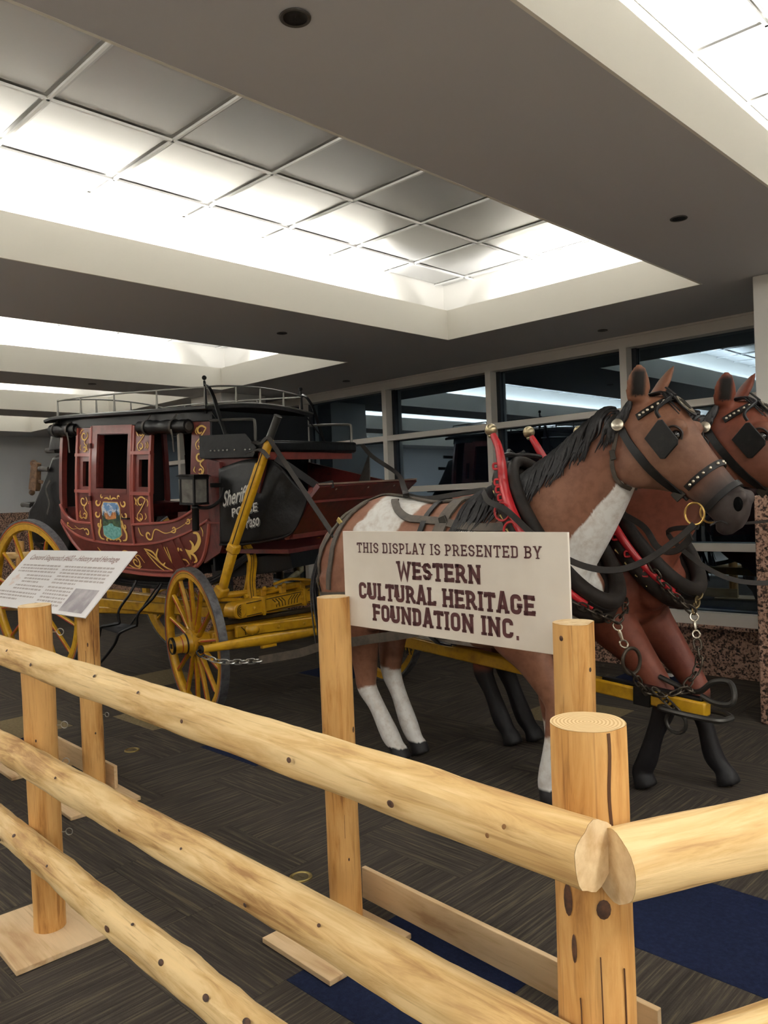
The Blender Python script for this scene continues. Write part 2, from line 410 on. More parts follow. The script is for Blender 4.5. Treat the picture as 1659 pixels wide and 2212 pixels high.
# ================================================================= WOOD
def wood_mat(name, c1, c2, c3, axis=2, rough=.6, scale=1.0):
    m = M(name, c1, rough, spec=.3); N, L, b = nt_of(m)
    tc = N.new('ShaderNodeTexCoord'); oi = N.new('ShaderNodeObjectInfo')
    mul = N.new('ShaderNodeVectorMath'); mul.operation = 'SCALE'; mul.inputs[0].default_value = (3.7, 9.1, 5.3); L.new(oi.outputs['Random'], mul.inputs['Scale'])
    ad = N.new('ShaderNodeVectorMath'); ad.operation = 'ADD'; L.new(tc.outputs['Object'], ad.inputs[0]); L.new(mul.outputs[0], ad.inputs[1])
    sc = [1, 1, 1]; sc[axis] = .10
    mp = N.new('ShaderNodeMapping'); mp.inputs['Scale'].default_value = [38*scale*q for q in sc]; L.new(ad.outputs[0], mp.inputs[0])
    n = N.new('ShaderNodeTexNoise'); n.inputs['Scale'].default_value = 1; n.inputs['Detail'].default_value = 5; n.inputs['Roughness'].default_value = .65; n.inputs['Distortion'].default_value = .6; L.new(mp.outputs[0], n.inputs['Vector'])
    sc2 = [5, 5, 5]; sc2[axis] = 1.6
    mp2 = N.new('ShaderNodeMapping'); mp2.inputs['Scale'].default_value = sc2; L.new(ad.outputs[0], mp2.inputs[0])
    n2 = N.new('ShaderNodeTexNoise'); n2.inputs['Scale'].default_value = 1.6; n2.inputs['Detail'].default_value = 3; L.new(mp2.outputs[0], n2.inputs['Vector'])
    r = ramp(N, [(.36, c3), (.45, c2), (.54, c1), (.68, tuple(min(255, int(v*1.05)) for v in c1))]); 
    mx = N.new('ShaderNodeMix'); mx.data_type = 'FLOAT'; mx.inputs[0].default_value = .5; L.new(n.outputs['Fac'], mx.inputs[2]); L.new(n2.outputs['Fac'], mx.inputs[3])
    L.new(mx.outputs[0], r.inputs[0]); L.new(r.outputs[0], b.inputs['Base Color'])
    bp = N.new('ShaderNodeBump'); bp.inputs['Strength'].default_value = .55; bp.inputs['Distance'].default_value = .006; L.new(mx.outputs[0], bp.inputs['Height']); L.new(bp.outputs[0], b.inputs['Normal'])
    # thin dark grain streaks
    sc3 = [150*scale]*3; sc3[axis] = 5*scale
    mp3 = N.new('ShaderNodeMapping'); mp3.inputs['Scale'].default_value = sc3; L.new(ad.outputs[0], mp3.inputs[0])
    n3 = N.new('ShaderNodeTexNoise'); n3.inputs['Scale'].default_value = 1; n3.inputs['Detail'].default_value = 2; L.new(mp3.outputs[0], n3.inputs['Vector'])
    mr = N.new('ShaderNodeMapRange'); mr.inputs[1].default_value = .60; mr.inputs[2].default_value = .76; mr.inputs[4].default_value = .55; L.new(n3.outputs['Fac'], mr.inputs[0])
    m3 = N.new('ShaderNodeMix'); m3.data_type = 'RGBA'; L.new(mr.outputs[0], m3.inputs[0]); L.new(r.outputs[0], m3.inputs[6]); m3.inputs[7].default_value = lin(c3); L.new(m3.outputs[2], b.inputs['Base Color'])
    return m
POSTW = wood_mat('peeled_pine_post', (206, 160, 98), (188, 138, 76), (138, 92, 48))
RAILW = wood_mat('peeled_pine_rail', (226, 196, 142), (206, 170, 112), (160, 120, 72))
PLYW = wood_mat('plywood', (214, 186, 146), (200, 170, 128), (172, 138, 98), axis=0, scale=.5)
ENDW = M('sawn_log_end', (226, 200, 156), .7, var=(30, (196, 160, 112), .4, .7))
def end_mat():
    m = M('log_end_rings', (226, 198, 150), .75); N, L, b = nt_of(m)
    tc = N.new('ShaderNodeTexCoord'); w = N.new('ShaderNodeTexWave'); w.wave_type = 'RINGS'; w.rings_direction = 'Z'; w.inputs['Scale'].default_value = 60; w.inputs['Distortion'].default_value = 1.5; w.inputs['Detail'].default_value = 2
    L.new(tc.outputs['Object'], w.inputs['Vector']); r = ramp(N, [(.0, (184, 148, 96)), (.45, (212, 180, 128)), (1, (224, 196, 148))]); L.new(w.outputs['Fac'], r.inputs[0]); L.new(r.outputs[0], b.inputs['Base Color'])
    return m
RINGS = end_mat()
KNOT = M('dark_knot', (92, 60, 38), .7, var=(60, (40, 26, 18), .35, .65))
CRACK = M('wood_crack', (84, 54, 30), .9)
STEEL = M('bright_steel', (190, 190, 186), .3, .95)
LOGM = {}
def log_part(name, a, b, r, mat, parent, org, seed=0, rough=.10, flat=None, n=22, seg=40, taper=1.0, bow=(0, 0, 0), ends=ENDW, facet=.012):
    """a round peeled log from a to b (world); local z runs along the log"""
    a = V(a); b = V(b); L = (b-a).length; d = (b-a)/L
    up = V((0, 0, 1)) if abs(d.z) < .8 else V((0, -1, 0))
    x = (up-d*up.dot(d)).normalized(); y = d.cross(x)
    mt = Matrix.Identity(4)
    for i in range(3): mt[i][0] = x[i]; mt[i][1] = y[i]; mt[i][2] = d[i]; mt[i][3] = a[i]-org[i]
    m = MB(); vs = []; fs = []
    bw = V(bow)
    def rad(t, ang):
        rr = r*(1+(taper-1)*t)
        q = noise.noise(V((math.cos(ang)*1.6+seed*3.1, math.sin(ang)*1.6, t*L*5.0)))*.55+noise.noise(V((math.cos(ang)*3.0, math.sin(ang)*3.0+seed*7.7, t*L*11)))*.35
        fac = abs(noise.noise(V((math.cos(ang)*2.2+seed, math.sin(ang)*2.2, t*L*3.2+seed)))); dent = -.9*max(0, .10-fac)
        return rr*(1+rough*(q+dent)+ facet*math.cos(6*ang+3*noise.noise(V((t*L*2, seed, 0)))))
    for i in range(seg+1):
        t = i/seg; off = bw*math.sin(PI*t)
        wx = noise.noise(V((seed*1.7, t*L*1.3, 0)))*.10*r; wy = noise.noise(V((seed*2.9, t*L*1.3, 4)))*.10*r
        for j in range(n):
            ang = 2*PI*j/n; q = rad(t, ang)
            px = math.cos(ang)*q+wx; py = math.sin(ang)*q+wy
            if flat is not None:      # flat = (direction angle, distance): planed side
                fx, fy = math.cos(flat[0]), math.sin(flat[0]); e = px*fx+py*fy-flat[1]*r
                if e > 0: px -= fx*e; py -= fy*e
            vs.append((px+off.x, py+off.y, t*L))
    for i in range(seg):
        for j in range(n): fs.append((i*n+j, i*n+(j+1) % n, (i+1)*n+(j+1) % n, (i+1)*n+j))
    k = len(vs)
    m.add(vs, fs)
    me = m.mesh(name, True, True); o = put(name, me, mat, parent); o.matrix_local = mt
    for tt, zz in ((0, -.0005), (seg, .0005)):
        e = MB(); ring = [vs[tt*n+j] for j in range(n)]; c = V((0, 0, 0))
        for p in ring: c += V(p)
        c /= n
        e.add([tuple(c+(V(p)-c)*.5+V((0, 0, zz))) for p in ring]+[tuple(V(p)+V((0, 0, zz))) for p in ring]+[tuple(c+V((0, 0, zz*1.5)))], [(j, (j+1) % n, n+(j+1) % n, n+j) for j in range(n)]+[(j, (j+1) % n, 2*n) for j in range(n)])
        eo = e.build('sawn_end', ends, o)
    LOGM[o.name] = (r, mt)
    return o
def knot(o, t, ang, s=.012, L=1.0, lng=1.5, r=None, mat=None):
    """dark knot on a log: flattened bump on its surface"""
    rr = (r or LOGM[o.name][0])*.995
    mt = Matrix.Translation((math.cos(ang)*rr, math.sin(ang)*rr, t*L)) @ Matrix.Rotation(ang, 4, 'Z')
    prof = [(0.02, .22), (.55, .2), (.85, .1), (1.0, -.2)]
    m = MB(); m.lathe([(a, b) for a, b in prof], 12, mt @ Matrix.Rotation(PI/2, 4, 'Y') @ Matrix.Diagonal((s*lng, s, s*.45, 1)))
    return m.build('knot', mat or KNOT, o)
def plate(parent, org, c, sx, sy, rz=0, t=.018):
    o = MB().box((0, 0, t/2), (sx, sy, t)).build('base_plate', PLYW, parent, smooth=False, bevel=.002); o.location = V((c[0], c[1], .006))-V(org); o.rotation_euler = (0, 0, rz)
    return o
def screw_eye(parent, org, p, d=(.7, .7, 0), s=.012):
    d = V(d).normalized(); p = V(p)-V(org); m = MB()
    m.tube([p, p+d*.015], .0016, 6)
    c = p+d*(.015+s); u = d; w = V((0, 0, 1))
    m.tube([c+u*s*math.cos(a)+w*s*math.sin(a)*1 for a in [2*PI*k/14 for k in range(14)]], .0016, 6, closed=True)
    return m.build('screw_eye', STEEL, parent)
# ================================================================= LOG FENCE
FO = V((-.572, .971, 0))
fence = thing('log_rail_fence', 'peeled pine log fence with three rails in front of the stagecoach', 'fence', FO)
PC = V((-.572, .971, 0)); PL = V((-2.83, 1.112, 0))
cp = log_part('post', PC+V((0, 0, .02)), PC+V((0, 0, 1.18)), .0545, POSTW, fence, FO, 1, .045, n=40, seg=50, taper=.94, ends=RINGS)
lp = log_part('post', PL+V((-.02, .012, .02)), PL+V((.02, -.012, 1.18)), .0545, POSTW, fence, FO, 2, .06, n=28, seg=40, ends=ENDW)
plate(fence, FO, (PL.x-.03, PL.y, 0), .42, .34, -.05)
plate(fence, FO, (PC.x, PC.y+.03, 0), .40, .38, -.05)
# crack in the corner post, knots
def crack(o, ang, z0, z1, r, w=.004):
    m = MB(); pts = []
    for k in range(13):
        t = k/12; a = ang+.03*math.sin(t*9); pts.append((math.cos(a)*r, math.sin(a)*r, z0+(z1-z0)*t))
    m.strap(pts, w, .002, [(p[0], p[1], 0) for p in pts]); return m.build('crack', CRACK, o)
# local frame of a vertical post: local x = world -y, so angle measured from -Y toward local y
# view direction from post to camera
def ang_to(o, px_dir):
    v = LOGM[o.name][1].to_3x3().inverted() @ V(px_dir); return math.atan2(v.y, v.x)
tocam = V((.51, -.87, 0))           # corner post to camera
rightv = V((.7139, .6991, 0))
aC = ang_to(cp, tocam)
def ang_side(o, base, s):           # s in -1..1 across the visible width (image left..right)
    d = base.normalized()*math.sqrt(max(0, 1-s*s))+rightv*s
    return ang_to(o, d)
crack(cp, ang_side(cp, tocam, .48), .98, 1.158, .0512, .0045)
crack(cp, ang_side(cp, tocam, .12), .05, .86, .0538, .0016)
crack(cp, ang_side(cp, tocam, -.45), .60, .80, .0540, .0012)
crack(cp, ang_side(cp, tocam, .62), .40, .84, .0540, .0012)
knot(cp, .800, ang_side(cp, tocam, -.72), .0075, 1.16, 3.0, .0535); knot(cp, .796, ang_side(cp, tocam, .25), .0100, 1.16, 1.35, .0535)
knot(cp, .745, ang_side(cp, tocam, -.58), .004, 1.16, 5, .0535); knot(cp, .80, ang_side(cp, tocam, .86), .004, 1.16, 2, .0525)
for (t, s, q) in [(.93, -.1, .0035), (.72, .5, .003), (.6, -.3, .003), (.45, .3, .003), (.22, .2, .004)]: knot(lp, t, ang_side(lp, V((.93, -.36, 0)), s), q, 1.16, 1.8)
# rails of the long run (camera side of the posts)
def railp(x, z): return V((x, 1.015+(x+2.83)*(-.140/2.258), z))
e1 = railp(-.512, 1.052); e1b = railp(-6.2, 1.0)
def lrail(p, q, r, seed, bow=(0, 0, 0), taper=1.0, rough=.15): return log_part('rail', p, q, r, RAILW, fence, FO, seed, rough, n=26, seg=110, taper=taper, bow=bow, facet=.04)
rt_ = lrail(railp(-5.6, 1.0), railp(-.508, 1.045), .052, 3, taper=.84)
rm_ = lrail(railp(-5.6, .585), railp(-.508, .757), .050, 4, taper=.90)
rb_ = lrail(railp(-5.6, .305), railp(-.508, .455), .047, 5, taper=.92, rough=.26)
# rails of the short run
D2 = V((.436, .90, 0)).normalized()
A2 = PC+V((.90, -.436, 0)).normalized()*.098-D2*.035
for (z0, z1, seed, r) in ((1.028, 1.03, 6, .046), (.735, .74, 7, .047), (.43, .43, 8, .046)):
    a = A2+V((0, 0, z0)); b = A2+D2*3.2+V((0, 0, z1))
    q = log_part('rail', a, b, r, RAILW, fence, FO, seed, .08, n=26, seg=70)
    if seed == 6: rs_ = q
rv = V((0, -1, .35))
def on_rail(o, t, L, tilt, s, lng=1.5, mat=None):
    v = LOGM[o.name][1].to_3x3().inverted() @ V((math.sin(.35)*.0, -math.cos(tilt), math.sin(tilt))); knot(o, t, math.atan2(v.y, v.x), s, L, lng, mat=mat)
Lr = 5.092
for k in range(9):
    on_rail(rt_, .45+.06*k+random.uniform(-.02, .02), Lr, random.uniform(-.3, 1.1), random.uniform(.003, .006), 1.4)
    on_rail(rm_, .42+.06*k+random.uniform(-.02, .02), Lr, random.uniform(-.2, 1.2), random.uniform(.003, .006), 1.5)
for k in range(12): on_rail(rb_, .45+.037*k+random.uniform(-.015, .015), Lr, random.uniform(-.1, 1.3), random.uniform(.004, .008), 1.7)
HOLE = M('screw_hole', (120, 82, 40), .8)
on_rail(rt_, .981, Lr, .45, .0035, 1, HOLE); on_rail(rt_, .976, Lr, .1, .0035, 1, HOLE)
q = LOGM[rs_.name][1].to_3x3().inverted() @ V((.8, -.5, .35)); knot(rs_, .028, math.atan2(q.y, q.x), .0035, 3.2, 1, mat=HOLE)
for (z, s) in ((1.08, 1), (.62, 1), (.75, 1), (.37, 1)): screw_eye(fence, FO, PL+V((.04, .04, z)))
# ================================================================= SIGN STAND
SO = V((-2.086, 1.85, 0))
stand = thing('sign_stand', 'cream sign board reading Western Cultural Heritage Foundation on two split log posts', 'sign', SO)
SP = V((-1.082, 1.79, 0)); MP = V((-2.092, 1.862, 0))
sm = log_part('post', MP+V((0, 0, .024)), MP+V((0, 0, 1.165)), .058, POSTW, stand, SO, 11, .04, n=30, seg=36)
sr = log_part('post', SP+V((0, 0, .024)), SP+V((0, 0, 1.165)), .055, POSTW, stand, SO, 12, .05, n=30, seg=36, flat=(ang_to(sm, (1, .3, 0)), .8))
for (t, s, q, lng) in [(.955, .1, .005, 1.2), (.42, .05, .009, 1.3), (.43, -.3, .004, 2.5), (.60, .9, .006, 2), (.58, -.35, .006, 1.3), (.2, .3, .003, 2), (.75, -.1, .004, 3)]: knot(sm, t*.98, ang_side(sm, V((.75, -.66, 0)), s), q, 1.141, lng)
for (t, s, q, lng) in [(.97, -.7, .006, 1.2), (.9, .6, .004, 1.5), (.8, .1, .002, 3)]: knot(sr, t, ang_side(sr, V((.52, -.85, 0)), s), q, 1.141, lng)
crack(sm, ang_side(sm, V((.75, -.66, 0)), .1), .3, 1.12, .0578, .0012)
plate(stand, SO, (-2.02, 1.75, 0), .36, .36, -.03); plate(stand, SO, (-1.05, 1.70, 0), .36, .36, -.03)
MB().bar(V((-2.13, 1.99, .085))-SO, V((-.95, 1.925, .085))-SO, .019, .115).build('brace_board', PLYW, stand, smooth=False, bevel=.002)
screw_eye(stand, SO, MP+V((.045, .03, .55)), (1, .4, 0))
SIGN = M('sign_board_print', (226, 219, 206), .45, var=(2.2, (208, 198, 184), .4, .7))
INK = M('maroon_sign_ink', (78, 36, 38), .5)
SX = (V((-1.118, 1.846, 0))-V((-2.066, 1.905, 0))); SW = SX.length; SX.normalize()
SB = V((-2.066, 1.893, 1.062)); SHh = .334
Sn = V((SX.y, -SX.x, 0))      # faces the camera
sg = Matrix.Identity(4)
for i in range(3): sg[i][0] = SX[i]; sg[i][1] = (0, 0, 1)[i]; sg[i][2] = Sn[i]; sg[i][3] = SB[i]-SO[i]
sign = MB().box((SW/2, SHh/2, -.004), (SW, SHh, .008)).build('sign_panel', SIGN, stand, smooth=False, bevel=.0015); sign.matrix_local = sg
# slab serif capitals drawn as strokes on a grid 0..w by 0..1
def arc(cx, cy, rx, ry, a0, a1, n=8): return [(cx+rx*math.cos(math.radians(a0+(a1-a0)*k/n)), cy+ry*math.sin(math.radians(a0+(a1-a0)*k/n))) for k in range(n+1)]
def glyphs(w):
    h = w/2; G = {}
    x0, x1, y0, y1 = h, .62-h, h, 1-h; xm = .31; r = .16
    def rr(a, b, c, d): return None
    O = arc(x1-r, y1-r, r, r, 0, 90, 5)+arc(x0+r, y1-r, r, r, 90, 180, 5)+arc(x0+r, y0+r, r, r, 180, 270, 5)+arc(x1-r, y0+r, r, r, 270, 360, 5)
    O.append(O[0]); G['O'] = (.62, [O], [])
    G['I'] = (.30, [[(.15, 0), (.15, 1)]], [(.15, 0, .15), (.15, 1, .15)])
    G['T'] = (.60, [[(.30, 0), (.30, 1)], [(.0, y1), (.60, y1)], [(h*.6, y1), (h*.6, .72)], [(.6-h*.6, y1), (.6-h*.6, .72)]], [(.30, 0, .16)])
    G['H'] = (.70, [[(.14, 0), (.14, 1)], [(.56, 0), (.56, 1)], [(.14, .5), (.56, .5)]], [(.14, 0, .14), (.14, 1, .14), (.56, 0, .14), (.56, 1, .14)])
    G['E'] = (.58, [[(.13, 0), (.13, 1)], [(0, y1), (.56, y1)], [(0, y0), (.58, y0)], [(.13, .5), (.42, .5)], [(.56-h*.6, y1), (.56-h*.6, .74)], [(.58-h*.6, y0), (.58-h*.6, .26)], [(.42, .60), (.42, .40)]], [])
    G['F'] = (.56, [[(.13, 0), (.13, 1)], [(0, y1), (.56, y1)], [(.13, .5), (.42, .5)], [(.56-h*.6, y1), (.56-h*.6, .74)], [(.42, .60), (.42, .40)]], [(.13, 0, .15)])
    G['L'] = (.54, [[(.14, 0), (.14, 1)], [(0, y0), (.54, y0)], [(.54-h*.6, y0), (.54-h*.6, .28)]], [(.14, 1, .14)])
    G['N'] = (.72, [[(.14, 0), (.14, 1)], [(.58, 0), (.58, 1)], [(.14, 1-h*.6), (.58, h*.6)]], [(.14, 0, .13), (.58, 1, .13), (.08, 1, .08)])
    G['A'] = (.66, [[(.11, 0), (.30, 1), (.36, 1), (.55, 0)], [(.18, .30), (.48, .30)]], [(.10, 0, .12), (.56, 0, .12)])
    G['Y'] = (.64, [[(.09, 1), (.32, .45), (.55, 1)], [(.32, .48), (.32, 0)]], [(.32, 0, .14), (.09, 1, .12), (.55, 1, .12)])
    G['W'] = (.94, [[(.10, 1), (.27, h*.5), (.47, .80), (.67, h*.5), (.84, 1)]], [(.10, 1, .13), (.84, 1, .13)])
    G['V'] = (.64, [[(.09, 1), (.32, 0), (.55, 1)]], [(.09, 1, .12), (.55, 1, .12)])
    G['U'] = (.68, [[(.13, 1), (.13, y0+r)]+arc(.13+r, y0+r, r, r, 180, 270, 5)+arc(.55-r, y0+r, r, r, 270, 360, 5)+[(.55, 1)]], [(.13, 1, .13), (.55, 1, .13)])
    D = [(.14, y1)]+arc(.60-h-r, y1-r, r, r, 90, 0, 5)+arc(.60-h-r, y0+r, r, r, 0, -90, 5)+[(.14, y0)]
    G['D'] = (.62, [[(.14, 0), (.14, 1)], [(0, y1)]+D[1:-1]+[(0, y0)]], [])
    rp = (.60-.0)/4*.9
    def bowl(t, b, xr=.60):
        q = (t-b)/2; return [(0, t)]+arc(xr-h-q, t-q, q, q, 90, -90, 9)+[(.14, b)]
    G['P'] = (.60, [[(.14, 0), (.14, 1)], bowl(y1, .44)], [(.14, 0, .15)])
    G['R'] = (.66, [[(.14, 0), (.14, 1)], bowl(y1, .46), [(.36, .46), (.55, y0)], [(.50, y0), (.66, y0)]], [(.14, 0, .14)])
    G['B'] = (.62, [[(.14, 0), (.14, 1)], bowl(y1, .52), [(0, y0)]+arc(.62-h-(.52-y0)/2, (.52+y0)/2, (.52-y0)/2, (.52-y0)/2, -90, 90, 9)+[(.14, .52)]], [])
    C = arc(x1-r, y1-r, r, r, 0, 90, 5)+arc(x0+r, y1-r, r, r, 90, 180, 5)+arc(x0+r, y0+r, r, r, 180, 270, 5)+arc(x1-r, y0+r, r, r, 270, 360, 5)
    G['C'] = (.62, [[(x1, .66)]+C+[(x1, .32)]], [(x1, .66, -.0)])
    G['G'] = (.64, [[(x1, .68)]+C+[(x1, .44)], [(.36, .44), (.64, .44)]], [])
    q = (y1-y0)/4
    G['S'] = (.58, [[(.58-h, .68)]+arc(.58-h-q, y1-q, q, q, 0, 90, 5)+arc(h+q, y1-q, q, q, 90, 180, 4)+arc(h+q, y1-q, q, q, 180, 270, 5)+arc(.58-h-q, y0+q, q, q, 90, 0, 5)+arc(.58-h-q, y0+q, q, q, 0, -90, 5)+arc(h+q, y0+q, q, q, 270, 180, 4)+[(h, .32)]], [])
    G['.'] = (.26, [[(.07, .07), (.19, .07)]], [])
    return G
def slab_text(txt, x, y, height, width, stroke, parent, mat, name='letter', track=.12, zoff=.0012):
    """letters of a line, each a raised flat letter; total width given"""
    G = glyphs(stroke); adv = sum((.34 if c == ' ' else G[c][0]+track) for c in txt)-track; k = width/adv
    cx = x
    for c in txt:
        if c == ' ': cx += .34*k; continue
        gw, lines, serifs = G[c]; m = MB()
        def seg(p, q, wd, zz):
            a = V((p[0]*k, p[1]*height, 0)); b = V((q[0]*k, q[1]*height, 0)); d = b-a
            if d.length < 1e-6: return
            # stroke widths are isotropic in metres: horizontal thickness uses height
            nn = V((-d.y, d.x, 0)).normalized(); hw = wd*height/2*.92
            m.add([a+nn*hw, a-nn*hw, b-nn*hw, b+nn*hw], [(0, 1, 2, 3)])
        for ln in lines:
            # offset polyline with mitres
            pts = [V((p[0]*k, p[1]*height, 0)) for p in ln]; n = len(pts); closed = (pts[0]-pts[-1]).length < 1e-5
            vs = []; hw = stroke*height/2*.9
            for i, p in enumerate(pts):
                if closed: d1 = (pts[i]-pts[i-1 if i > 0 else n-2]).normalized(); d0 = (pts[i+1 if i < n-1 else 1]-pts[i]).normalized()
                else: d1 = (pts[i]-pts[i-1]).normalized() if i else (pts[1]-pts[0]).normalized(); d0 = (pts[i+1]-pts[i]).normalized() if i < n-1 else d1
                t = d1+d0
                t = t.normalized() if t.length > 1e-6 else d0
                nn = V((-t.y, t.x, 0)); cs = max(.45, nn.dot(V((-d0.y, d0.x, 0))))
                vs += [p+nn*hw/cs, p-nn*hw/cs]
            m.add(vs, [(2*i, 2*i+1, 2*i+3, 2*i+2) for i in range(n-1)])
        for (sx, sy, sw) in serifs:
            if sw <= 0: continue
            th = stroke*.62
            ya = (0 if sy < .5 else 1-th); m.add([(k*(sx-sw), height*ya, 0), (k*(sx+sw), height*ya, 0), (k*(sx+sw), height*(ya+th), 0), (k*(sx-sw), height*(ya+th), 0)], [(0, 1, 2, 3)])
        o = put(name, m.mesh(name, False, False), mat, parent, solid=.0008); o.location = (cx, y, zoff)
        o.data.update()
        cx += (gw+track)*k
slab_text('THIS DISPLAY IS PRESENTED BY', .078, .260, .035, .785, .15, sign, INK, track=.14)
slab_text('WESTERN', .277, .178, .058, .365, .235, sign, INK, track=.07)
slab_text('CULTURAL HERITAGE', .078, .100, .058, .757, .235, sign, INK, track=.06)
slab_text('FOUNDATION INC.', .148, .029, .058, .631, .235, sign, INK, track=.06)
# ================================================================= INFORMATION STAND
IO = V((-4.05, 1.86, 0))
info = thing('information_stand', 'tilted white information panel with text on a log post stand', 'information panel', IO)
ipst = log_part('post', IO+V((0, 0, .024)), IO+V((0, 0, 1.06)), .056, POSTW, info, IO, 21, .05, n=26, seg=30)
ip2 = log_part('post', V((-4.95, 1.90, .024)), V((-4.95, 1.90, 1.06)), .056, POSTW, info, IO, 22, .05, n=20, seg=20)
for (t, s, q, lng) in [(.93, .1, .006, 1.6), (.75, -.1, .004, 3), (.62, -.2, .005, 1.6), (.3, .3, .004, 1.5)]: knot(ipst, t, ang_side(ipst, V((.9, -.42, 0)), s), q, 1.04, lng)
crack(ipst, ang_side(ipst, V((.9, -.42, 0)), .55), .5, .95, .0555, .002)
crack(ipst, ang_side(ipst, V((.9, -.42, 0)), -.3), .55, .75, .0555, .002)
plate(info, IO, (-4.02, 1.80, 0), .50, .36, -.05); plate(info, IO, (-4.85, 1.83, 0), .50, .36, -.05)
MB().bar(V((-5.05, 1.985, .085))-IO, V((-3.97, 1.94, .085))-IO, .019, .12).build('brace_board', PLYW, info, smooth=False, bevel=.002)
screw_eye(info, IO, IO+V((.03, .045, .42)), (1, .5, 0)); screw_eye(info, IO, IO+V((.03, .045, .62)), (1, .5, 0))
IPW = 1.36; IPH = .425
PANELW = M('white_info_print', (232, 230, 230), .4)
TXT = M('grey_print', (176, 167, 164), .6); TTL = M('brown_title_print', (146, 116, 110), .6)
ix = V((1, .0, .012)).normalized(); iy = V((0, .30, .31)).normalized(); iz = ix.cross(iy).normalized(); iy = iz.cross(ix)
im = Matrix.Identity(4); ib = V((-3.765-IPW, 1.712, .964))-IO
for i in range(3): im[i][0] = ix[i]; im[i][1] = iy[i]; im[i][2] = iz[i]; im[i][3] = ib[i]
ipn = MB().box((IPW/2, IPH/2, -.004), (IPW, IPH, .008)).build('panel', PANELW, info, smooth=False, bevel=.0015); ipn.matrix_local = im
def text_mesh(txt, size, shear=0, bold=0, spacing=1.0):
    c = bpy.data.curves.new('t', 'FONT'); c.body = txt; c.size = size; c.shear = shear; c.offset = bold; c.space_character = spacing; c.resolution_u = 3
    o = bpy.data.objects.new('t', c); COL.objects.link(o)
    dg = bpy.context.evaluated_depsgraph_get(); me = bpy.data.meshes.new_from_object(o.evaluated_get(dg)); bpy.data.objects.remove(o)
    return me
def text_part(name, txt, x, y, width, height, mat, parent, z=.0012, shear=0, bold=0):
    me = text_mesh(txt, 1, shear, bold)
    xs_ = [v.co.x for v in me.vertices]; ys_ = [v.co.y for v in me.vertices]
    kx = width/(max(xs_)-min(xs_)); ky = height/(max(ys_)-min(ys_)) if height else kx
    for v in me.vertices: v.co = ((v.co.x-min(xs_))*kx, (v.co.y-min(ys_))*ky, 0)
    me.materials.clear(); o = put(name, me, mat, parent); o.location = (x, y, z); return o
text_part('title', 'Concord Stagecoach #602 – History and Heritage', .10, .335, 1.15, .052, TTL, ipn, shear=.25, bold=.004)
rs = random.Random(5)
def text_rows(x0, x1, ys, h=.011):
    for y in ys:
        m = MB(); x = x0
        while x < x1-.01:
            w = min(rs.uniform(.015, .055), x1-x); m.add([(x, y, 0), (x+w, y, 0), (x+w, y+h, 0), (x, y+h, 0)], [(0, 1, 2, 3)]); x += w+.008
        o = m.build('text_line', TXT, ipn, smooth=False); o.location = (0, 0, .0012)
text_rows(.08, .62, [.300, .277, .254]); text_rows(.26, .62, [.225, .202]); text_rows(.26, .50, [.179])
text_rows(.22, .62, [.150, .127]); text_rows(.06, .62, [.098, .075]); text_rows(.06, .40, [.052])
text_rows(.68, 1.28, [.300, .277, .254, .231, .208]); text_rows(.68, .98, [.185]); text_rows(.68, 1.0, [.155, .132, .109, .086, .063, .040])
PHOTO = M('printed_photo', (128, 121, 126), .5, var=(11, (190, 184, 187), .42, .75)); ROSE = M('printed_emblem', (222, 200, 190), .5, var=(30, (232, 228, 226), .4, .6))
o = MB().add([(1.03, .02, 0), (1.30, .02, 0), (1.30, .165, 0), (1.03, .165, 0)], [(0, 1, 2, 3)]).build('printed_photo', PHOTO, ipn, smooth=False); o.location = (0, 0, .0012)
o = MB().add([(.15+.05*math.cos(a)*(1+.3*math.sin(5*a)), .19+.04*math.sin(a)*(1+.3*math.cos(3*a)), 0) for a in [2*PI*k/24 for k in range(24)]], [tuple(range(24))]).build('printed_emblem', ROSE, ipn, smooth=False); o.location = (0, 0, .0012)

# short log fence seen through the rear wheel, beyond the coach
BO = V((-8.65, 6.0, 0))
bf = thing('log_rail_fence', 'pale log rail beyond the coach, seen through the rear wheel spokes', 'fence', BO)
for (x, y) in ((-10.6, 4.0), (-9.2, 5.45)): log_part('post', (x, y, .0), (x, y, 1.15), .055, POSTW, bf, BO, x, .05, n=16, seg=14)
for z in (.96, .60, .30): log_part('rail', (-11.4, 3.18-.0, z), (-9.0, 5.60, z), .05, RAILW, bf, BO, z*9, .08, n=16, seg=40)
# ================================================================= STAGECOACH
COACH_RED = M('coach_red_paint', (112, 50, 43), .34, var=(14, (90, 38, 33), .45, .75), coat=.35, bump=(45, .05, .003))
DARK_RED = M('coach_dark_red', (98, 38, 34), .36, var=(18, (66, 26, 24), .4, .7), coat=.3)
TRIM_RED = M('coach_moulding_red', (150, 74, 64), .35, coat=.3)
GOLD = M('gold_paint', (232, 192, 104), .45)
BLACKL = M('black_leather', (13, 13, 14), .36, spec=.35, var=(9, (25, 25, 25), .5, .8), bump=(22, .25, .01))
BLACKP = M('black_paint', (15, 15, 16), .4, spec=.35, coat=.1)
NAVYB = M('coach_front_black', (13, 15, 19), .5, spec=.3)
ROOFB = M('roof_canvas', (36, 36, 37), .55, var=(20, (58, 57, 55), .5, .8))
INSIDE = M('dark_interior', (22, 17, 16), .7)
YELLOW = M('coach_yellow_paint', (204, 156, 30), .38, var=(16, (168, 122, 22), .45, .75), coat=.25)
STRIPE = M('red_pinstripe', (168, 60, 30), .45)
BLACKLINE = M('black_pinstripe', (40, 30, 18), .5)
TYRE = M('iron_tyre', (112, 112, 114), .55, .5, var=(25, (78, 78, 80), .4, .7))
IRON = M('black_iron', (20, 20, 21), .45, .4)
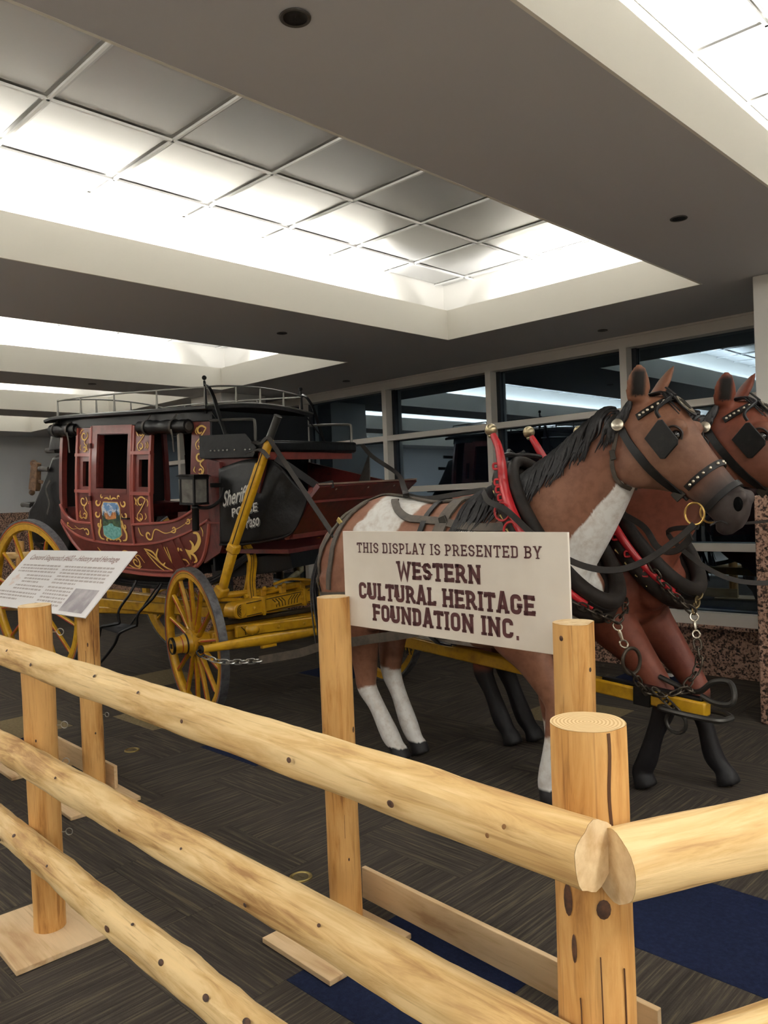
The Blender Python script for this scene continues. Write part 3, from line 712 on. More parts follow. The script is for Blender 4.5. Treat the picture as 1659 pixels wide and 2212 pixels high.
RAILM = M('worn_iron_rail', (128, 126, 120), .4, .6)
STRAPM = M('dark_strap_leather', (66, 61, 56), .55, var=(20, (44, 41, 38), .4, .7))
GLASSL = M('dusty_lamp_glass', (118, 116, 110), .25, 0, var=(12, (86, 84, 80), .4, .7))
def RZ(a): return Matrix.Rotation(a, 4, 'Z')
CO = V((-4.78, 3.86, 0)); CTH = .13
coach = thing('stagecoach', 'red and yellow western stagecoach with black roof and gold scrollwork', 'stagecoach', CO, (0, 0, CTH))
CM = Matrix.Translation(CO) @ RZ(CTH); CINV = CM.inverted()
CBv = V((-1.2, 0, 1.5))
SHEAR = Matrix.Identity(4); SHEAR[0][2] = .05; SHEAR[0][3] = -.05*1.6
BODY = CM @ Matrix.Translation(CBv) @ RZ(.10) @ Matrix.Rotation(.035, 4, 'Y') @ Matrix.Rotation(.03, 4, 'X') @ Matrix.Translation(-CBv) @ SHEAR
BLOC = CINV @ BODY
def bpart(m, name, mat, smooth=True, bevel=0, parent=None, solid=0):
    o = m.build(name, mat, parent or coach, smooth, bevel, solid)
    if parent is None: o.matrix_local = BLOC
    return o
def wpart(m, name, mat, smooth=True, bevel=0, parent=None):
    o = m.build(name, mat, parent or coach, smooth, bevel)
    if parent is None: o.matrix_local = CINV
    return o
def lerp_tab(tab, x):
    if x <= tab[0][0]: return tab[0][1]
    for (a, b), (c, d) in zip(tab, tab[1:]):
        if x <= c: return b+(d-b)*(x-a)/(c-a)
    return tab[-1][1]
def smooth_tab(tab): return [(p.x, p.y) for p in cr([(a, b, 0) for a, b in tab], 6)]
WTAB = smooth_tab([(.86, .47), (.96, .53), (1.08, .585), (1.22, .625), (1.45, .65), (1.8, .645), (2.2, .615), (2.4, .60)])
def S(x, z):
    w = lerp_tab(WTAB, z); q = max(0, abs(x+1.2)-.45)/.45
    return w-.045*q*q
def side_pt(x, z, s, off=0): return V((x, s*(S(x, z)+off), z))
def patch(name, x0, x1, bot, top, mat, off=0.0, th=.02, nx=10, nz=6, sides=(-1, 1)):
    bot = bot if callable(bot) else (lambda x, b=bot: b); top = top if callable(top) else (lambda x, t=top: t)
    res = []
    for s in sides:
        m = MB()
        def f(o):
            return lambda u, v: side_pt(x0+(x1-x0)*u, bot(x0+(x1-x0)*u)+(top(x0+(x1-x0)*u)-bot(x0+(x1-x0)*u))*v, s, o)
        n0 = len(m.v); m.grid(f(off), nx, nz); m.grid(f(off-th), nx, nz); K = (nx+1)*(nz+1)
        def ix(i, j): return i*(nz+1)+j
        for i in range(nx):
            m.f.append((ix(i, 0), ix(i+1, 0), K+ix(i+1, 0), K+ix(i, 0))); m.f.append((ix(i, nz), K+ix(i, nz), K+ix(i+1, nz), ix(i+1, nz)))
        for j in range(nz):
            m.f.append((ix(0, j), K+ix(0, j), K+ix(0, j+1), ix(0, j+1))); m.f.append((ix(nx, j), ix(nx, j+1), K+ix(nx, j+1), K+ix(nx, j)))
        res.append(bpart(m, name, mat))
    return res
def tab(t):
    t = smooth_tab(t); return lambda x: lerp_tab(t, x)
LOWBELT = tab([(-2.10, 1.40), (-2.05, 1.345), (-1.877, 1.256), (-1.651, 1.214), (-1.377, 1.204), (-1.13, 1.211), (-.842, 1.25), (-.55, 1.339), (-.35, 1.445)])
BOT = tab([(-2.10, 1.37), (-2.03, 1.28), (-1.958, 1.195), (-1.813, 1.065), (-1.629, .987), (-1.411, .961), (-1.095, .954), (-.793, .973), (-.613, 1.03), (-.46, 1.13), (-.385, 1.28), (-.35, 1.44)])
UPL = tab([(-2.10, 1.55), (-2.06, 1.475), (-1.965, 1.40), (-1.84, 1.365), (-1.64, 1.36)])
UPR = tab([(-1.15, 1.372), (-.935, 1.388), (-.703, 1.417), (-.55, 1.476), (-.44, 1.55), (-.35, 1.65)])
low = patch('lower_panel', -2.10, -.35, BOT, LOWBELT, COACH_RED, 0, .02, 40, 8)
patch('belt_panel', -2.10, -1.64, LOWBELT, UPL, COACH_RED, 0, .02, 14, 4); fb = patch('belt_panel', -1.15, -.35, LOWBELT, UPR, COACH_RED, 0, .02, 20, 4)
# sill below the red body
patch('sill', -1.75, -.55, lambda x: BOT(x)-.075, lambda x: BOT(x)+.002, BLACKP, -.012, .03, 24, 2)
# door
dl = patch('door', -1.63, -1.155, LOWBELT, 1.615, COACH_RED, .006, .026, 10, 6)
for s_ in (0, 1):
    pass
def stile(name, x0, x1, z0, z1, off=.012, th=.03, mat=None, sides=(-1, 1)): return patch(name, x0, x1, z0, z1, mat or COACH_RED, off, th, max(2, int((x1-x0)/.06)), max(2, int((z1-z0)/.08)), sides)
stile('door_stile', -1.63, -1.56, 1.615, 2.165); stile('door_stile', -1.195, -1.155, 1.615, 2.165); stile('door_rail', -1.56, -1.195, 2.095, 2.165); stile('door_rail', -1.56, -1.195, 1.615, 1.653, .016)
# reveal round the door window
for s in (-1,):
    m = MB()
    for (xa, za, xb, zb) in ((-1.56, 1.653, -1.56, 2.095), (-1.56, 2.095, -1.195, 2.095), (-1.195, 2.095, -1.195, 1.653)):
        a = side_pt(xa, za, s, -.03); b = side_pt(xb, zb, s, -.03); m.bar(a, b, .012, .05, (0, 1, 0))
    bpart(m, 'window_reveal', DARK_RED)
# quarter posts with small lights
for (a, b, g0, g1, gz0, gz1, zt_, zm0, zm1, zb_) in ((-1.825, -1.64, -1.752, -1.675, 1.665, 1.872, 2.15, 1.925, 1.625, 1.36), (-1.14, -.94, -1.078, -.968, 1.672, 1.888, 2.155, 1.94, 1.62, 1.378)):
    stile('upper_panel', a, b, zm0, zt_, 0); stile('lower_quarter_panel', a, b, lambda x, z=zb_: z, zm1, 0) if False else patch('lower_quarter_panel', a, b, zb_, zm1, COACH_RED, 0, .02, 4, 4)
    stile('light_frame', a, g0, zm1, zm0, -.006); stile('light_frame', g1, b, zm1, zm0, -.006); stile('light_frame', g0, g1, zm1, gz0, -.006); stile('light_frame', g0, g1, gz1, zm0, -.006)
    stile('post_edge', a-.012, a+.016, zb_, zt_, .012, .03, TRIM_RED, (-1,)); stile('post_edge', b-.014, b+.010, zb_, zt_, .012, .03, TRIM_RED, (-1,))
    for z in (zm0, zm1): stile('moulding', a-.01, b+.01, z-.012, z+.014, .020, .03, TRIM_RED, (-1,))
# corner posts
patch('corner_post', -2.105, -2.055, UPL, 2.2, COACH_RED, .004, .05, 3, 10)
patch('corner_post', -.52, -.35, UPR, 2.17, COACH_RED, .004, .04, 4, 10)
# mouldings along the belts, the bottom and the door edges
def moulding(name, f, x0, x1, r, mat, off=.006, n=40, s=-1):
    m = MB(); m.tube([side_pt(x0+(x1-x0)*k/n, f(x0+(x1-x0)*k/n), s, off) for k in range(n+1)], r, 6); return bpart(m, name, mat)
moulding('belt_moulding', LOWBELT, -2.08, -.36, .011, TRIM_RED, .008); moulding('belt_moulding', UPL, -2.08, -1.64, .012, TRIM_RED, .01, 20); moulding('belt_moulding', UPR, -1.15, -.36, .012, TRIM_RED, .01, 24)
moulding('bottom_moulding', lambda x: BOT(x)+.006, -1.78, -.52, .016, TRIM_RED, .006); moulding('bottom_moulding', lambda x: BOT(x)+.045, -1.70, -.56, .007, TRIM_RED, .004)
moulding('end_moulding', BOT, -2.09, -1.78, .014, TRIM_RED, .004, 16); moulding('end_moulding', BOT, -.53, -.352, .016, TRIM_RED, .004, 20)
for x in (-1.633, -1.152):
    m = MB(); m.tube([side_pt(x, LOWBELT(x)+(2.16-LOWBELT(x))*k/12, -1, .012) for k in range(13)], .009, 6); bpart(m, 'door_edge', TRIM_RED)
for x in (-.86, -.73, -.66):     # ribs on the lower panel
    m = MB(); m.strap([side_pt(x+.10*t, LOWBELT(x)+(BOT(x+.10)-LOWBELT(x))*t, -1, .008) for t in [k/8 for k in range(9)]], .022, .014, (0, -1, 0)); bpart(m, 'panel_rib', COACH_RED)
# door furniture
m = MB(); m.tube([side_pt(-1.17, 1.42, -1, .012), side_pt(-1.17, 1.42, -1, .04), side_pt(-1.23, 1.422, -1, .042)], .006, 6); bpart(m, 'door_handle', IRON)
for z in (2.0, 1.57):
    m = MB(); c = side_pt(-1.633, z, -1, .02); m.box(c, (.03, .02, .04)); bpart(m, 'hinge', DARK_RED)
# body ends, floor, inside
def slab(name, pts, mat, th=.02, parent=None):
    """closed polygon in space, thickened along its normal"""
    P = [V(p) for p in pts]; nrm = (P[1]-P[0]).cross(P[2]-P[1]).normalized(); n = len(P)
    m = MB(); m.add([p+nrm*th/2 for p in P]+[p-nrm*th/2 for p in P], [tuple(range(n)), tuple(range(2*n-1, n-1, -1))]+[(i, n+i, n+(i+1) % n, (i+1) % n) for i in range(n)])
    return bpart(m, name, mat, smooth=False, parent=parent)
slab('front_wall', [(-.345, -.585, 1.05), (-.345, .585, 1.05), (-.345, .60, 1.9), (-.345, .59, 2.25), (-.345, -.59, 2.25), (-.345, -.60, 1.9)], NAVYB)
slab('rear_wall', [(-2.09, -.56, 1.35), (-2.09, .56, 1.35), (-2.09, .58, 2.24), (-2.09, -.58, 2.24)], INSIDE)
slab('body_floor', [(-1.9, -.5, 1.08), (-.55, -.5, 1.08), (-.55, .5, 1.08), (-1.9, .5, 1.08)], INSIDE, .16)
slab('seat_cushion', [(-.75, -.55, 1.42), (-.36, -.55, 1.42), (-.36, .55, 1.42), (-.75, .55, 1.42)], DARK_RED, .12)
slab('seat_cushion', [(-2.08, -.55, 1.42), (-1.75, -.55, 1.42), (-1.75, .55, 1.42), (-2.08, .55, 1.42)], DARK_RED, .12)
slab('seat_back', [(-.40, -.56, 1.42), (-.37, -.56, 1.80), (-.37, .56, 1.80), (-.40, .56, 1.42)], DARK_RED, .05)
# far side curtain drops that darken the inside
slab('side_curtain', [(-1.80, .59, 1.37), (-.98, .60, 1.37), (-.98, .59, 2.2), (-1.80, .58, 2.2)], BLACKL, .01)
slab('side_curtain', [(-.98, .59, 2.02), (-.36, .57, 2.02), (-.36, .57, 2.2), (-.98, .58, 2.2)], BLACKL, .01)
# roof
ROOFZ = tab([(-2.20, 2.225), (-2.04, 2.25), (-1.469, 2.262), (-.948, 2.27), (-.33, 2.282)])
def roof_pt(u, v, dz=0):
    x = -2.20+(2.20-.325)*u; y = -.655+1.31*v; k = 1-(2*v-1)**2
    return V((x, y, ROOFZ(x)+.045*k+dz))
m = MB(); m.grid(lambda u, v: roof_pt(u, v), 20, 14); m.grid(lambda u, v: roof_pt(u, v, -.03), 20, 14)
e = 15
for i in range(20):
    K = 21*15
    m.f.append((i*e, (i+1)*e, K+(i+1)*e, K+i*e)); m.f.append((i*e+14, K+i*e+14, K+(i+1)*e+14, (i+1)*e+14))
for j in range(14):
    m.f.append((j, K+j, K+j+1, j+1)); m.f.append((20*e+j, 20*e+j+1, K+20*e+j+1, K+20*e+j))
bpart(m, 'roof', ROOFB)
patch('roof_valance', -2.12, -.34, lambda x: ROOFZ(x)-.105, lambda x: ROOFZ(x)-.02, BLACKP, .008, .03, 20, 2)
m = MB(); m.tube([roof_pt(0, v, -.015) for v in [k/14 for k in range(15)]], .016, 6); bpart(m, 'roof_edge', BLACKP)
m = MB(); m.tube([roof_pt(u, 0, -.012) for u in [k/20 for k in range(21)]], .018, 6); bpart(m, 'roof_edge', BLACKP)
m = MB(); m.tube([roof_pt(1, v, .002) for v in [k/14 for k in range(15)]], .007, 6); bpart(m, 'roof_edge', RAILM)
# luggage rail
def rail_line(f, n): return [f(k/n) for k in range(n+1)]
for s, v in ((-1, .045), (1, .955)):
    m = MB(); m.tube([roof_pt(.05+.915*u, v)+V((0, 0, .135+.01*math.sin(PI*u))) for u in [k/20 for k in range(21)]], .007, 6); bpart(m, 'roof_rail', RAILM)
    for u in (.05, .21, .43, .69, .96):
        a = roof_pt(u, v); m = MB(); m.tube([a, a+V((0, 0, .05)), a+V((0, 0, .14))], [.011, .008, .006], 6); bpart(m, 'rail_post', RAILM)
for u in (.05, .965):
    m = MB(); m.tube([roof_pt(u, .045+.91*k/14)+V((0, 0, .138)) for k in range(15)], .007, 6); bpart(m, 'roof_rail', RAILM)
    for v in (.30, .52, .75) if u > .5 else (.35, .65):
        a = roof_pt(u, v); m = MB(); m.tube([a, a+V((0, 0, .14))], [.010, .006], 6); bpart(m, 'rail_post', RAILM)
for v, s in ((.05, -1), (.95, 1)):
    a = roof_pt(.962, v); m = MB(); m.tube([a+V((0, 0, -.06)), a+V((0, 0, .02)), a+V((-.005, 0, .12)), a+V((-.01, 0, .17)), a+V((-.012, 0, .185))], [.014, .012, .009, .010, .008], 8); m.sphere(a+V((-.012, 0, .205)), .018, 10, 8)
    bpart(m, 'finial_post', IRON)
    m = MB(); p = cr([a+V((.0, 0, .155)), a+V((.045, s*.012, .13)), a+V((.10, s*.02, .05)), a+V((.145, s*.022, -.06)), a+V((.20, s*.02, -.20)), a+V((.225, s*.015, -.27))], 5)
    m.strap(p, .036, .008, (1, 0, .5)); bpart(m, 'roof_strap', BLACKL)
    m = MB(); m.tube(cr([a+V((.06, 0, -.05)), a+V((.13, 0, -.13)), a+V((.27, 0, -.27))], 4), .006, 6); bpart(m, 'stay_rod', IRON)
# rolled leather curtains under the roof edge
for (x0, x1) in ((-2.17, -1.835), (-1.02, -.50)):
    m = MB(); n = 14; zc = 2.135
    m.tube([V((x0+(x1-x0)*k/n, -(S(x0, 2.13)+.045), zc+.004*math.sin(9*k))) for k in range(n+1)], [.052+.004*math.sin(5*k) for k in range(n+1)], 14); r_ = bpart(m, 'rolled_curtain', BLACKL)
    m = MB(); m.lathe([(.038, 0), (.03, .004), (.012, .004), (.001, .002)], 12, Matrix.Translation((x1+.001, -(S(x0, 2.13)+.045), zc)) @ Matrix.Rotation(PI/2, 4, 'Y')); bpart(m, 'curtain_end', STRAPM)
    for t in (.16, .72):
        x = x0+(x1-x0)*t; yy = -(S(x0, 2.13)+.045); c = V((x, yy, zc))
        m = MB(); m.strap([c+V((0, -math.cos(a)*.058, math.sin(a)*.058)) for a in [PI*(-.62+1.3*k/12) for k in range(13)]], .022, .005, [V((0, -math.cos(a), math.sin(a))) for a in [PI*(-.62+1.3*k/12) for k in range(13)]])
        m.strap([c+V((0, -.01, .056)), c+V((.01, .02, .10))], .02, .005, (0, -1, 0)); bpart(m, 'curtain_strap', STRAPM)
        if t > .5:
            m = MB(); m.strap([c+V((.02, -.055, -.02)), c+V((.03, -.05, -.10)), c+V((.028, -.045, -.16)), c+V((.033, -.045, -.19))], .015, .004, (0, -1, 0)); bpart(m, 'strap_tail', STRAPM)
# carriage lamp on its bracket
LX, LY = -.325, -.80
m = MB()
for (dx, dy) in ((-1, -1), (1, -1), (1, 1), (-1, 1)): m.box((LX+dx*.066, LY+dy*.066, 1.665), (.014, .014, .19))
m.box((LX, LY, 1.572), (.15, .15, .016)); m.box((LX, LY, 1.758), (.15, .15, .02)); m.add([(LX-.09, LY-.09, 1.768), (LX+.09, LY-.09, 1.768), (LX+.09, LY+.09, 1.768), (LX-.09, LY+.09, 1.768), (LX-.07, LY-.07, 1.782), (LX+.07, LY-.07, 1.782), (LX+.07, LY+.07, 1.782), (LX-.07, LY+.07, 1.782)], [(0, 1, 5, 4), (1, 2, 6, 5), (2, 3, 7, 6), (3, 0, 4, 7), (4, 5, 6, 7), (3, 2, 1, 0)])
lamp = bpart(m, 'coach_lamp', BLACKP, smooth=False)
for (dx, dy, w, d) in ((0, -.064, .118, .004), (-.064, 0, .004, .118), (.064, 0, .004, .118), (0, .064, .118, .004)): MB().box((LX+dx, LY+dy, 1.665), (w, d, .168)).build('lamp_pane', GLASSL, lamp, smooth=False)
m = MB(); m.lathe([(.024, 1.375), (.026, 1.38), (.026, 1.53), (.03, 1.535), (.03, 1.55), (.02, 1.565)], 12, Matrix.Translation((LX+.01, LY, 0))); m.build('lamp_stem', BLACKP, lamp)
m = MB(); m.tube(cr([(LX+.01, LY, 1.545), (LX+.12, LY+.03, 1.545), (LX+.17, LY+.09, 1.60), (LX+.16, -.66, 1.68)], 6), .012, 8); m.strap([(-.30, -.655, 1.70), (-.10, -.655, 1.705)], .03, .012, (0, 1, 0)); bpart(m, 'lamp_bracket', IRON)
# ---------------------------------------------------------------- front boot, driver's seat and footboard
slab('boot_side', [(-.345, -.63, 1.893), (-.22, -.63, 1.87), (-.19, -.63, 1.45), (-.185, -.63, 1.30), (-.24, -.62, 1.20), (-.45, -.57, 1.10), (-.36, -.60, 1.42)], DARK_RED, .03)
m = MB(); m.strap([(-.33, -.652, 1.70), (-.20, -.652, 1.705)], .014, .012, (0, -1, 0)); bpart(m, 'boot_moulding', COACH_RED); m = MB(); m.strap([(-.36, -.65, 1.42), (-.19, -.652, 1.425)], .012, .010, (0, -1, 0)); bpart(m, 'boot_moulding', COACH_RED)
def draped(name, outline, y, mat, n=18, puff=.03, hem=True):
    """leather sheet on the near side, between top and bottom curves of x"""
    top, bot, x0, x1 = outline
    m = MB()
    def f(u, v):
        x = x0+(x1-x0)*u; b = bot(x); t = top(x); z = b+(t-b)*v
        return V((x, y-puff*math.sin(PI*v)*math.sin(PI*min(1, u*1.3))-.008*noise.noise(V((x*6, z*6, 2))), z))
    m.grid(f, n*2, n)
    o = bpart(m, name, mat, solid=.006)
    return o
CT = tab([(-.215, 1.82), (.0, 1.88), (.206, 1.895), (.345, 1.846), (.467, 1.734), (.587, 1.634)])
CBt = tab([(-.215, 1.262), (-.05, 1.271), (.06, 1.285), (.247, 1.317), (.441, 1.373), (.53, 1.49), (.587, 1.62)])
cur = draped('leather_apron', (CT, CBt, -.215, .587), -.655, BLACKL)
m = MB(); m.tube([V((x, -.662, CBt(x)+.004)) for x in [-.215+.802*k/40 for k in range(41)]], .008, 6); bpart(m, 'apron_hem', BLACKL)
# box of the boot behind the apron
slab('boot_floor', [(-.34, -.58, 1.20), (.36, -.58, 1.24), (.36, .58, 1.24), (-.34, .58, 1.20)], DARK_RED, .03)
slab('boot_side', [(-.34, .60, 1.20), (.40, .60, 1.27), (.62, .60, 1.68), (-.34, .60, 1.86)], DARK_RED, .03)
# toe board: spans the width, leans back towards the bottom
def board(name, pts, mat, th): return slab(name, pts, mat, th)
board('toe_board', [(.40, -.62, 1.345), (.40, .61, 1.345), (.60, .61, 1.645), (.60, -.62, 1.645)], DARK_RED, .025)
board('footboard', [(.585, -.66, 1.615), (.585, .66, 1.615), (.665, .72, 1.715), (.665, -.64, 1.715)], DARK_RED, .035)
m = MB(); m.bar((.60, -.62, 1.60), (.60, .64, 1.60), .016, .016); bpart(m, 'footboard_moulding', COACH_RED, smooth=False)
m = MB(); m.bar((.415, -.62, 1.355), (.415, .61, 1.355), .03, .04); bpart(m, 'toe_rail', COACH_RED, smooth=False)
m = MB(); m.bar((.38, -.63, 1.34), (.615, -.63, 1.69), .03, .045, (0, 1, 0)); bpart(m, 'footboard_bracket', COACH_RED, smooth=False)
m = MB(); m.bar((.672, -.64, 1.722), (.672, .72, 1.722), .012, .012); bpart(m, 'footboard_edge', M('worn_edge', (120, 100, 86), .6), smooth=False)
for y in (-.42, .0, .38):
    m = MB(); m.sphere((.655, y, 1.685), .012, 8, 6); bpart(m, 'bolt', STEEL)
# dark belly under the boot and the front hanging leather
slab('boot_belly', [(-.45, -.5, 1.02), (.32, -.5, 1.17), (.32, .5, 1.17), (-.45, .5, 1.02)], BLACKL, .12)
slab('inner_leather', [(.40, .10, 1.45), (.58, .15, 1.70), (.30, .585, 1.93), (.20, .585, 1.55)], STRAPM, .01)
# seat
slab('seat_rail', [(-.34, -.60, 1.835), (.11, -.60, 1.845), (.12, -.60, 1.90), (-.345, -.60, 1.893)], COACH_RED, .03)
m = MB(); m.bar((.125, -.60, 1.915), (.105, .60, 1.915), .03, .055); bpart(m, 'seat_front_rail', COACH_RED, smooth=False)
m = MB(); m.box((-.10, 0, 1.975), (.46, 1.22, .09)); bpart(m, 'driver_seat_cushion', BLACKL, bevel=.02)
m = MB(); m.box((.13, 0, 1.985), (.05, 1.25, .085)); bpart(m, 'seat_roll', BLACKL, bevel=.02)
slab('seat_leather_side', [(-.41, -.645, 1.90), (-.35, -.65, 1.893), (.11, -.65, 1.905), (.14, -.65, 1.97), (.04, -.65, 2.07), (-.38, -.65, 2.062), (-.41, -.645, 2.066)], BLACKL, .012)
for k, x in enumerate((-.29, -.25, -.21, -.17, -.13, -.06, .04, .085)):
    m = MB(); m.sphere((x, -.658, 1.952+.008*k/7), .0075, 8, 6); bpart(m, 'nail', STEEL)
for s, x in ((-1, .072), (1, .10)):
    m = MB(); m.tube(cr([(-.35, s*.60, 2.176), (-.1, s*.60, 2.178), (x-.03, s*.60, 2.176)], 3)+cr([(x-.01, s*.60, 2.174), (x+.012, s*.60, 2.15), (x+.016, s*.60, 1.985), (x+.04, s*.60, 1.94)], 5), .011, 8); bpart(m, 'seat_handrail', RAILM if s > 0 else M('dark_rail', (84, 82, 78), .4, .5))
# strap from the handrail over the brake lever, reins hang from here
# brake lever outside the boot
BY = -.80
m = MB(); m.lathe([(.030, 0), (.027, .01), (.027, .17), (.030, .178), (.026, .182)], 14, Matrix.Translation((.375, BY, 2.02)) @ Matrix.Rotation(.47, 4, 'Y')); bpart(m, 'brake_grip', M('worn_black_grip', (58, 58, 56), .35, .3))
m = MB(); m.bar((.385, BY, 2.03), (.30, BY, 1.84), .05, .05, (1, 0, 0)); m.bar((.30, BY, 1.86), (.04, BY, 1.28), .055, .062, (1, 0, 0)); bl_ = bpart(m, 'brake_lever', YELLOW, bevel=.012)
m = MB(); m.strap([(.345, BY-.030, 1.95), (.18, BY-.030, 1.58), (.06, BY-.030, 1.30)], .006, .003, (0, -1, 0)); m.build('pinstripe', BLACKLINE, bl_)
m = MB(); m.bar((.06, BY, 1.30), (.03, BY, 1.235), .075, .08, (1, 0, 0)); m.bar((.035, BY, 1.24), (-.065, BY, .97), .06, .062, (1, 0, 0), .92); m.bar((-.06, BY, .985), (-.10, BY, .92), .085, .085, (1, 0, 0)); bpart(m, 'brake_socket', YELLOW, bevel=.014)
m = MB(); m.strap(cr([(.13, BY+.06, 1.93), (.33, BY-.04, 1.955), (.40, BY-.035, 1.90)], 4), .03, .006, (0, -.6, 1)); bpart(m, 'brake_strap', STRAPM)
m = MB(); m.bar((.42, BY+.02, 1.90), (.60, -.55, 1.70), .012, .05, (0, 0, 1)); m.bar((.60, -.55, 1.70), (.68, -.48, 1.72), .012, .05, (0, 0, 1)); bpart(m, 'brake_ratchet', IRON, smooth=False)
m = MB(); m.bar((.275, -.70, 2.01), (.17, -.68, 1.66), .03, .05, (1, 0, 0)); bpart(m, 'brake_guide', DARK_RED, smooth=False)
# lettering on the leather apron
LET = M('white_lettering', (226, 226, 220), .5); LETS = M('grey_letter_shadow', (120, 120, 118), .5)
def apron_text(txt, x, z, w, h, shear):
    for mt_, dx, dy in ((LETS, .008, -.008), (LET, 0, 0)):
        o = text_part('lettering', txt, 0, 0, w, h, mt_, coach, 0, shear, .012)
        me = o.data
        for v in me.vertices:
            X = x+v.co.x+dx; Z = z+v.co.y+.03*0+dy+v.co.x*.22
            u = (X+.215)/.802; b = CBt(X); t = CT(X); vv = max(0, min(1, (Z-b)/(t-b)))
            v.co = (X, -.655-.03*math.sin(PI*vv)*math.sin(PI*min(1, u*1.3))-(.0125 if mt_ is LET else .0115), Z)
        o.location = (0, 0, 0); o.matrix_local = BLOC
apron_text("Sheriff's", -.165, 1.545, .30, .115, .35); apron_text('POSSE', -.07, 1.475, .245, .062, .0); apron_text('El Paso', -.005, 1.385, .19, .085, .3)
# ---------------------------------------------------------------- rear boot
RB = [(-2.10, 2.0), (-2.40, 1.96), (-2.50, 1.80), (-2.60, 1.66), (-2.70, 1.52), (-2.80, 1.42), (-2.86, 1.22), (-2.70, 1.06), (-2.2, 1.02), (-2.08, 1.3)]
m = MB(); ys = [-.48+.96*k/12 for k in range(13)]
vs = []; n = len(RB)
for y in ys:
    k = 1-.10*abs(y/.48)**3
    for i, (x, z) in enumerate(RB): vs.append((-2.08+(x+2.08)*k, y, 1.4+(z-1.4)*k+.012*noise.noise(V((x*4, y*5, z*4)))))
fs = [tuple(range(n)), tuple(12*n+i for i in range(n))[::-1]]
for a in range(12):
    for i in range(n): fs.append((a*n+i, a*n+(i+1) % n, (a+1)*n+(i+1) % n, (a+1)*n+i))
m.add(vs, fs); bpart(m, 'rear_boot', BLACKL, bevel=.02)
slab('rear_rack', [(-2.12, -.56, 1.98), (-2.34, -.52, 1.97), (-2.26, -.52, 2.22), (-2.14, -.56, 2.22)], BLACKL, .02)
for (x, z) in ((-2.44, 1.955), (-2.55, 1.79), (-2.82, 1.46)):
    m = MB(); m.tube(cr([(x+.16, -.505, z+.01), (x+.05, -.49, z+.015), (x-.01, -.44, z+.01), (x-.01, 0, z+.01), (x-.01, .5, z+.01)], 5), .022, 8, sx=.5); bpart(m, 'boot_strap', STRAPM)
m = MB(); m.strap(cr([(-2.36, -.51, 1.70), (-2.42, -.51, 1.62), (-2.38, -.51, 1.50), (-2.42, -.51, 1.40)], 4), .02, .006, (0, -1, 0)); bpart(m, 'strap_tail', STRAPM)
m = MB(); m.bar((-2.80, -.36, 1.70), (-2.62, -.34, 1.66), .03, .03); m.bar((-2.76, -.36, 1.86), (-2.80, -.36, 1.60), .05, .09, (1, 0, 0), 1.2); m.sphere((-2.80, -.36, 1.85), .035, 8, 6); m.sphere((-2.84, -.36, 1.58), .03, 8, 6); bpart(m, 'wooden_bracket', M('old_wood', (122, 92, 66), .7, var=(30, (70, 52, 38), .4, .7)), bevel=.01)
# ---------------------------------------------------------------- gold scrolls painted on the panels
def ribbon(m, pts, w, s=-1, off=.0042):
    """pts 2D in (x,z); tapered brush stroke laid on the side"""
    P = cr([(a, b, 0) for a, b in pts], 5); n = len(P); k = len(m.v)
    for i, p in enumerate(P):
        d = P[min(i+1, n-1)]-P[max(i-1, 0)]; d = V((d.x, d.y, 0)).normalized() if d.length > 1e-7 else V((1, 0, 0))
        q = V((-d.y, d.x, 0)); ww = 1.3*w*(.25+.75*math.sin(PI*min(1, .12+.86*i/(n-1))))/2
        for e_ in (1, -1):
            X = p.x+q.x*ww*e_; Z = p.y+q.y*ww*e_; m.v.append(tuple(side_pt(X, Z, s, off)))
    for i in range(n-1): m.f.append((k+2*i, k+2*i+1, k+2*i+3, k+2*i+2))
def spiral(cx, cz, r, a0, turns, tail=None, k=.25):
    n = 12; pts = []
    for i in range(n+1):
        t = i/n; a = a0+turns*2*PI*t; rr = r*(k+(1-k)*t); pts.append((cx+rr*math.cos(a), cz+rr*math.sin(a)))
    if tail: pts += tail
    return pts
def scrolls(name, items, off=.0042):
    for pts, w in items:
        m = MB(); ribbon(m, pts, w, -1, off)
        o = put(name, m.mesh(name, False, False), GOLD, coach, solid=.0012); o.matrix_local = BLOC
def s_motif(cx, cz, h, w, flip=1, wd=.010):
    """an S scroll with small side strokes"""
    f = flip
    return [(spiral(cx, cz+h*.26, w*.34, f*PI*.2, f*.85, [(cx+f*w*.05, cz-h*.02), (cx+f*w*.30, cz-h*.22), (cx+f*w*.18, cz-h*.42), (cx-f*w*.05, cz-h*.36)]), wd),
            (spiral(cx+f*w*.05, cz-h*.28, w*.2, f*PI, -f*.8), wd*.8), ([(cx+f*w*.25, cz+h*.40), (cx+f*w*.36, cz+h*.24), (cx+f*w*.22, cz+h*.12)], wd*.6), ([(cx-f*w*.30, cz-h*.12), (cx-f*w*.38, cz-h*.26), (cx-f*w*.25, cz-h*.36)], wd*.6)]
it = []
it += s_motif(-1.735, 2.035, .20, .13, 1); it += s_motif(-1.735, 1.49, .22, .14, 1)
it += s_motif(-1.045, 2.045, .20, .15, -1); it += s_motif(-1.045, 1.495, .22, .15, -1)
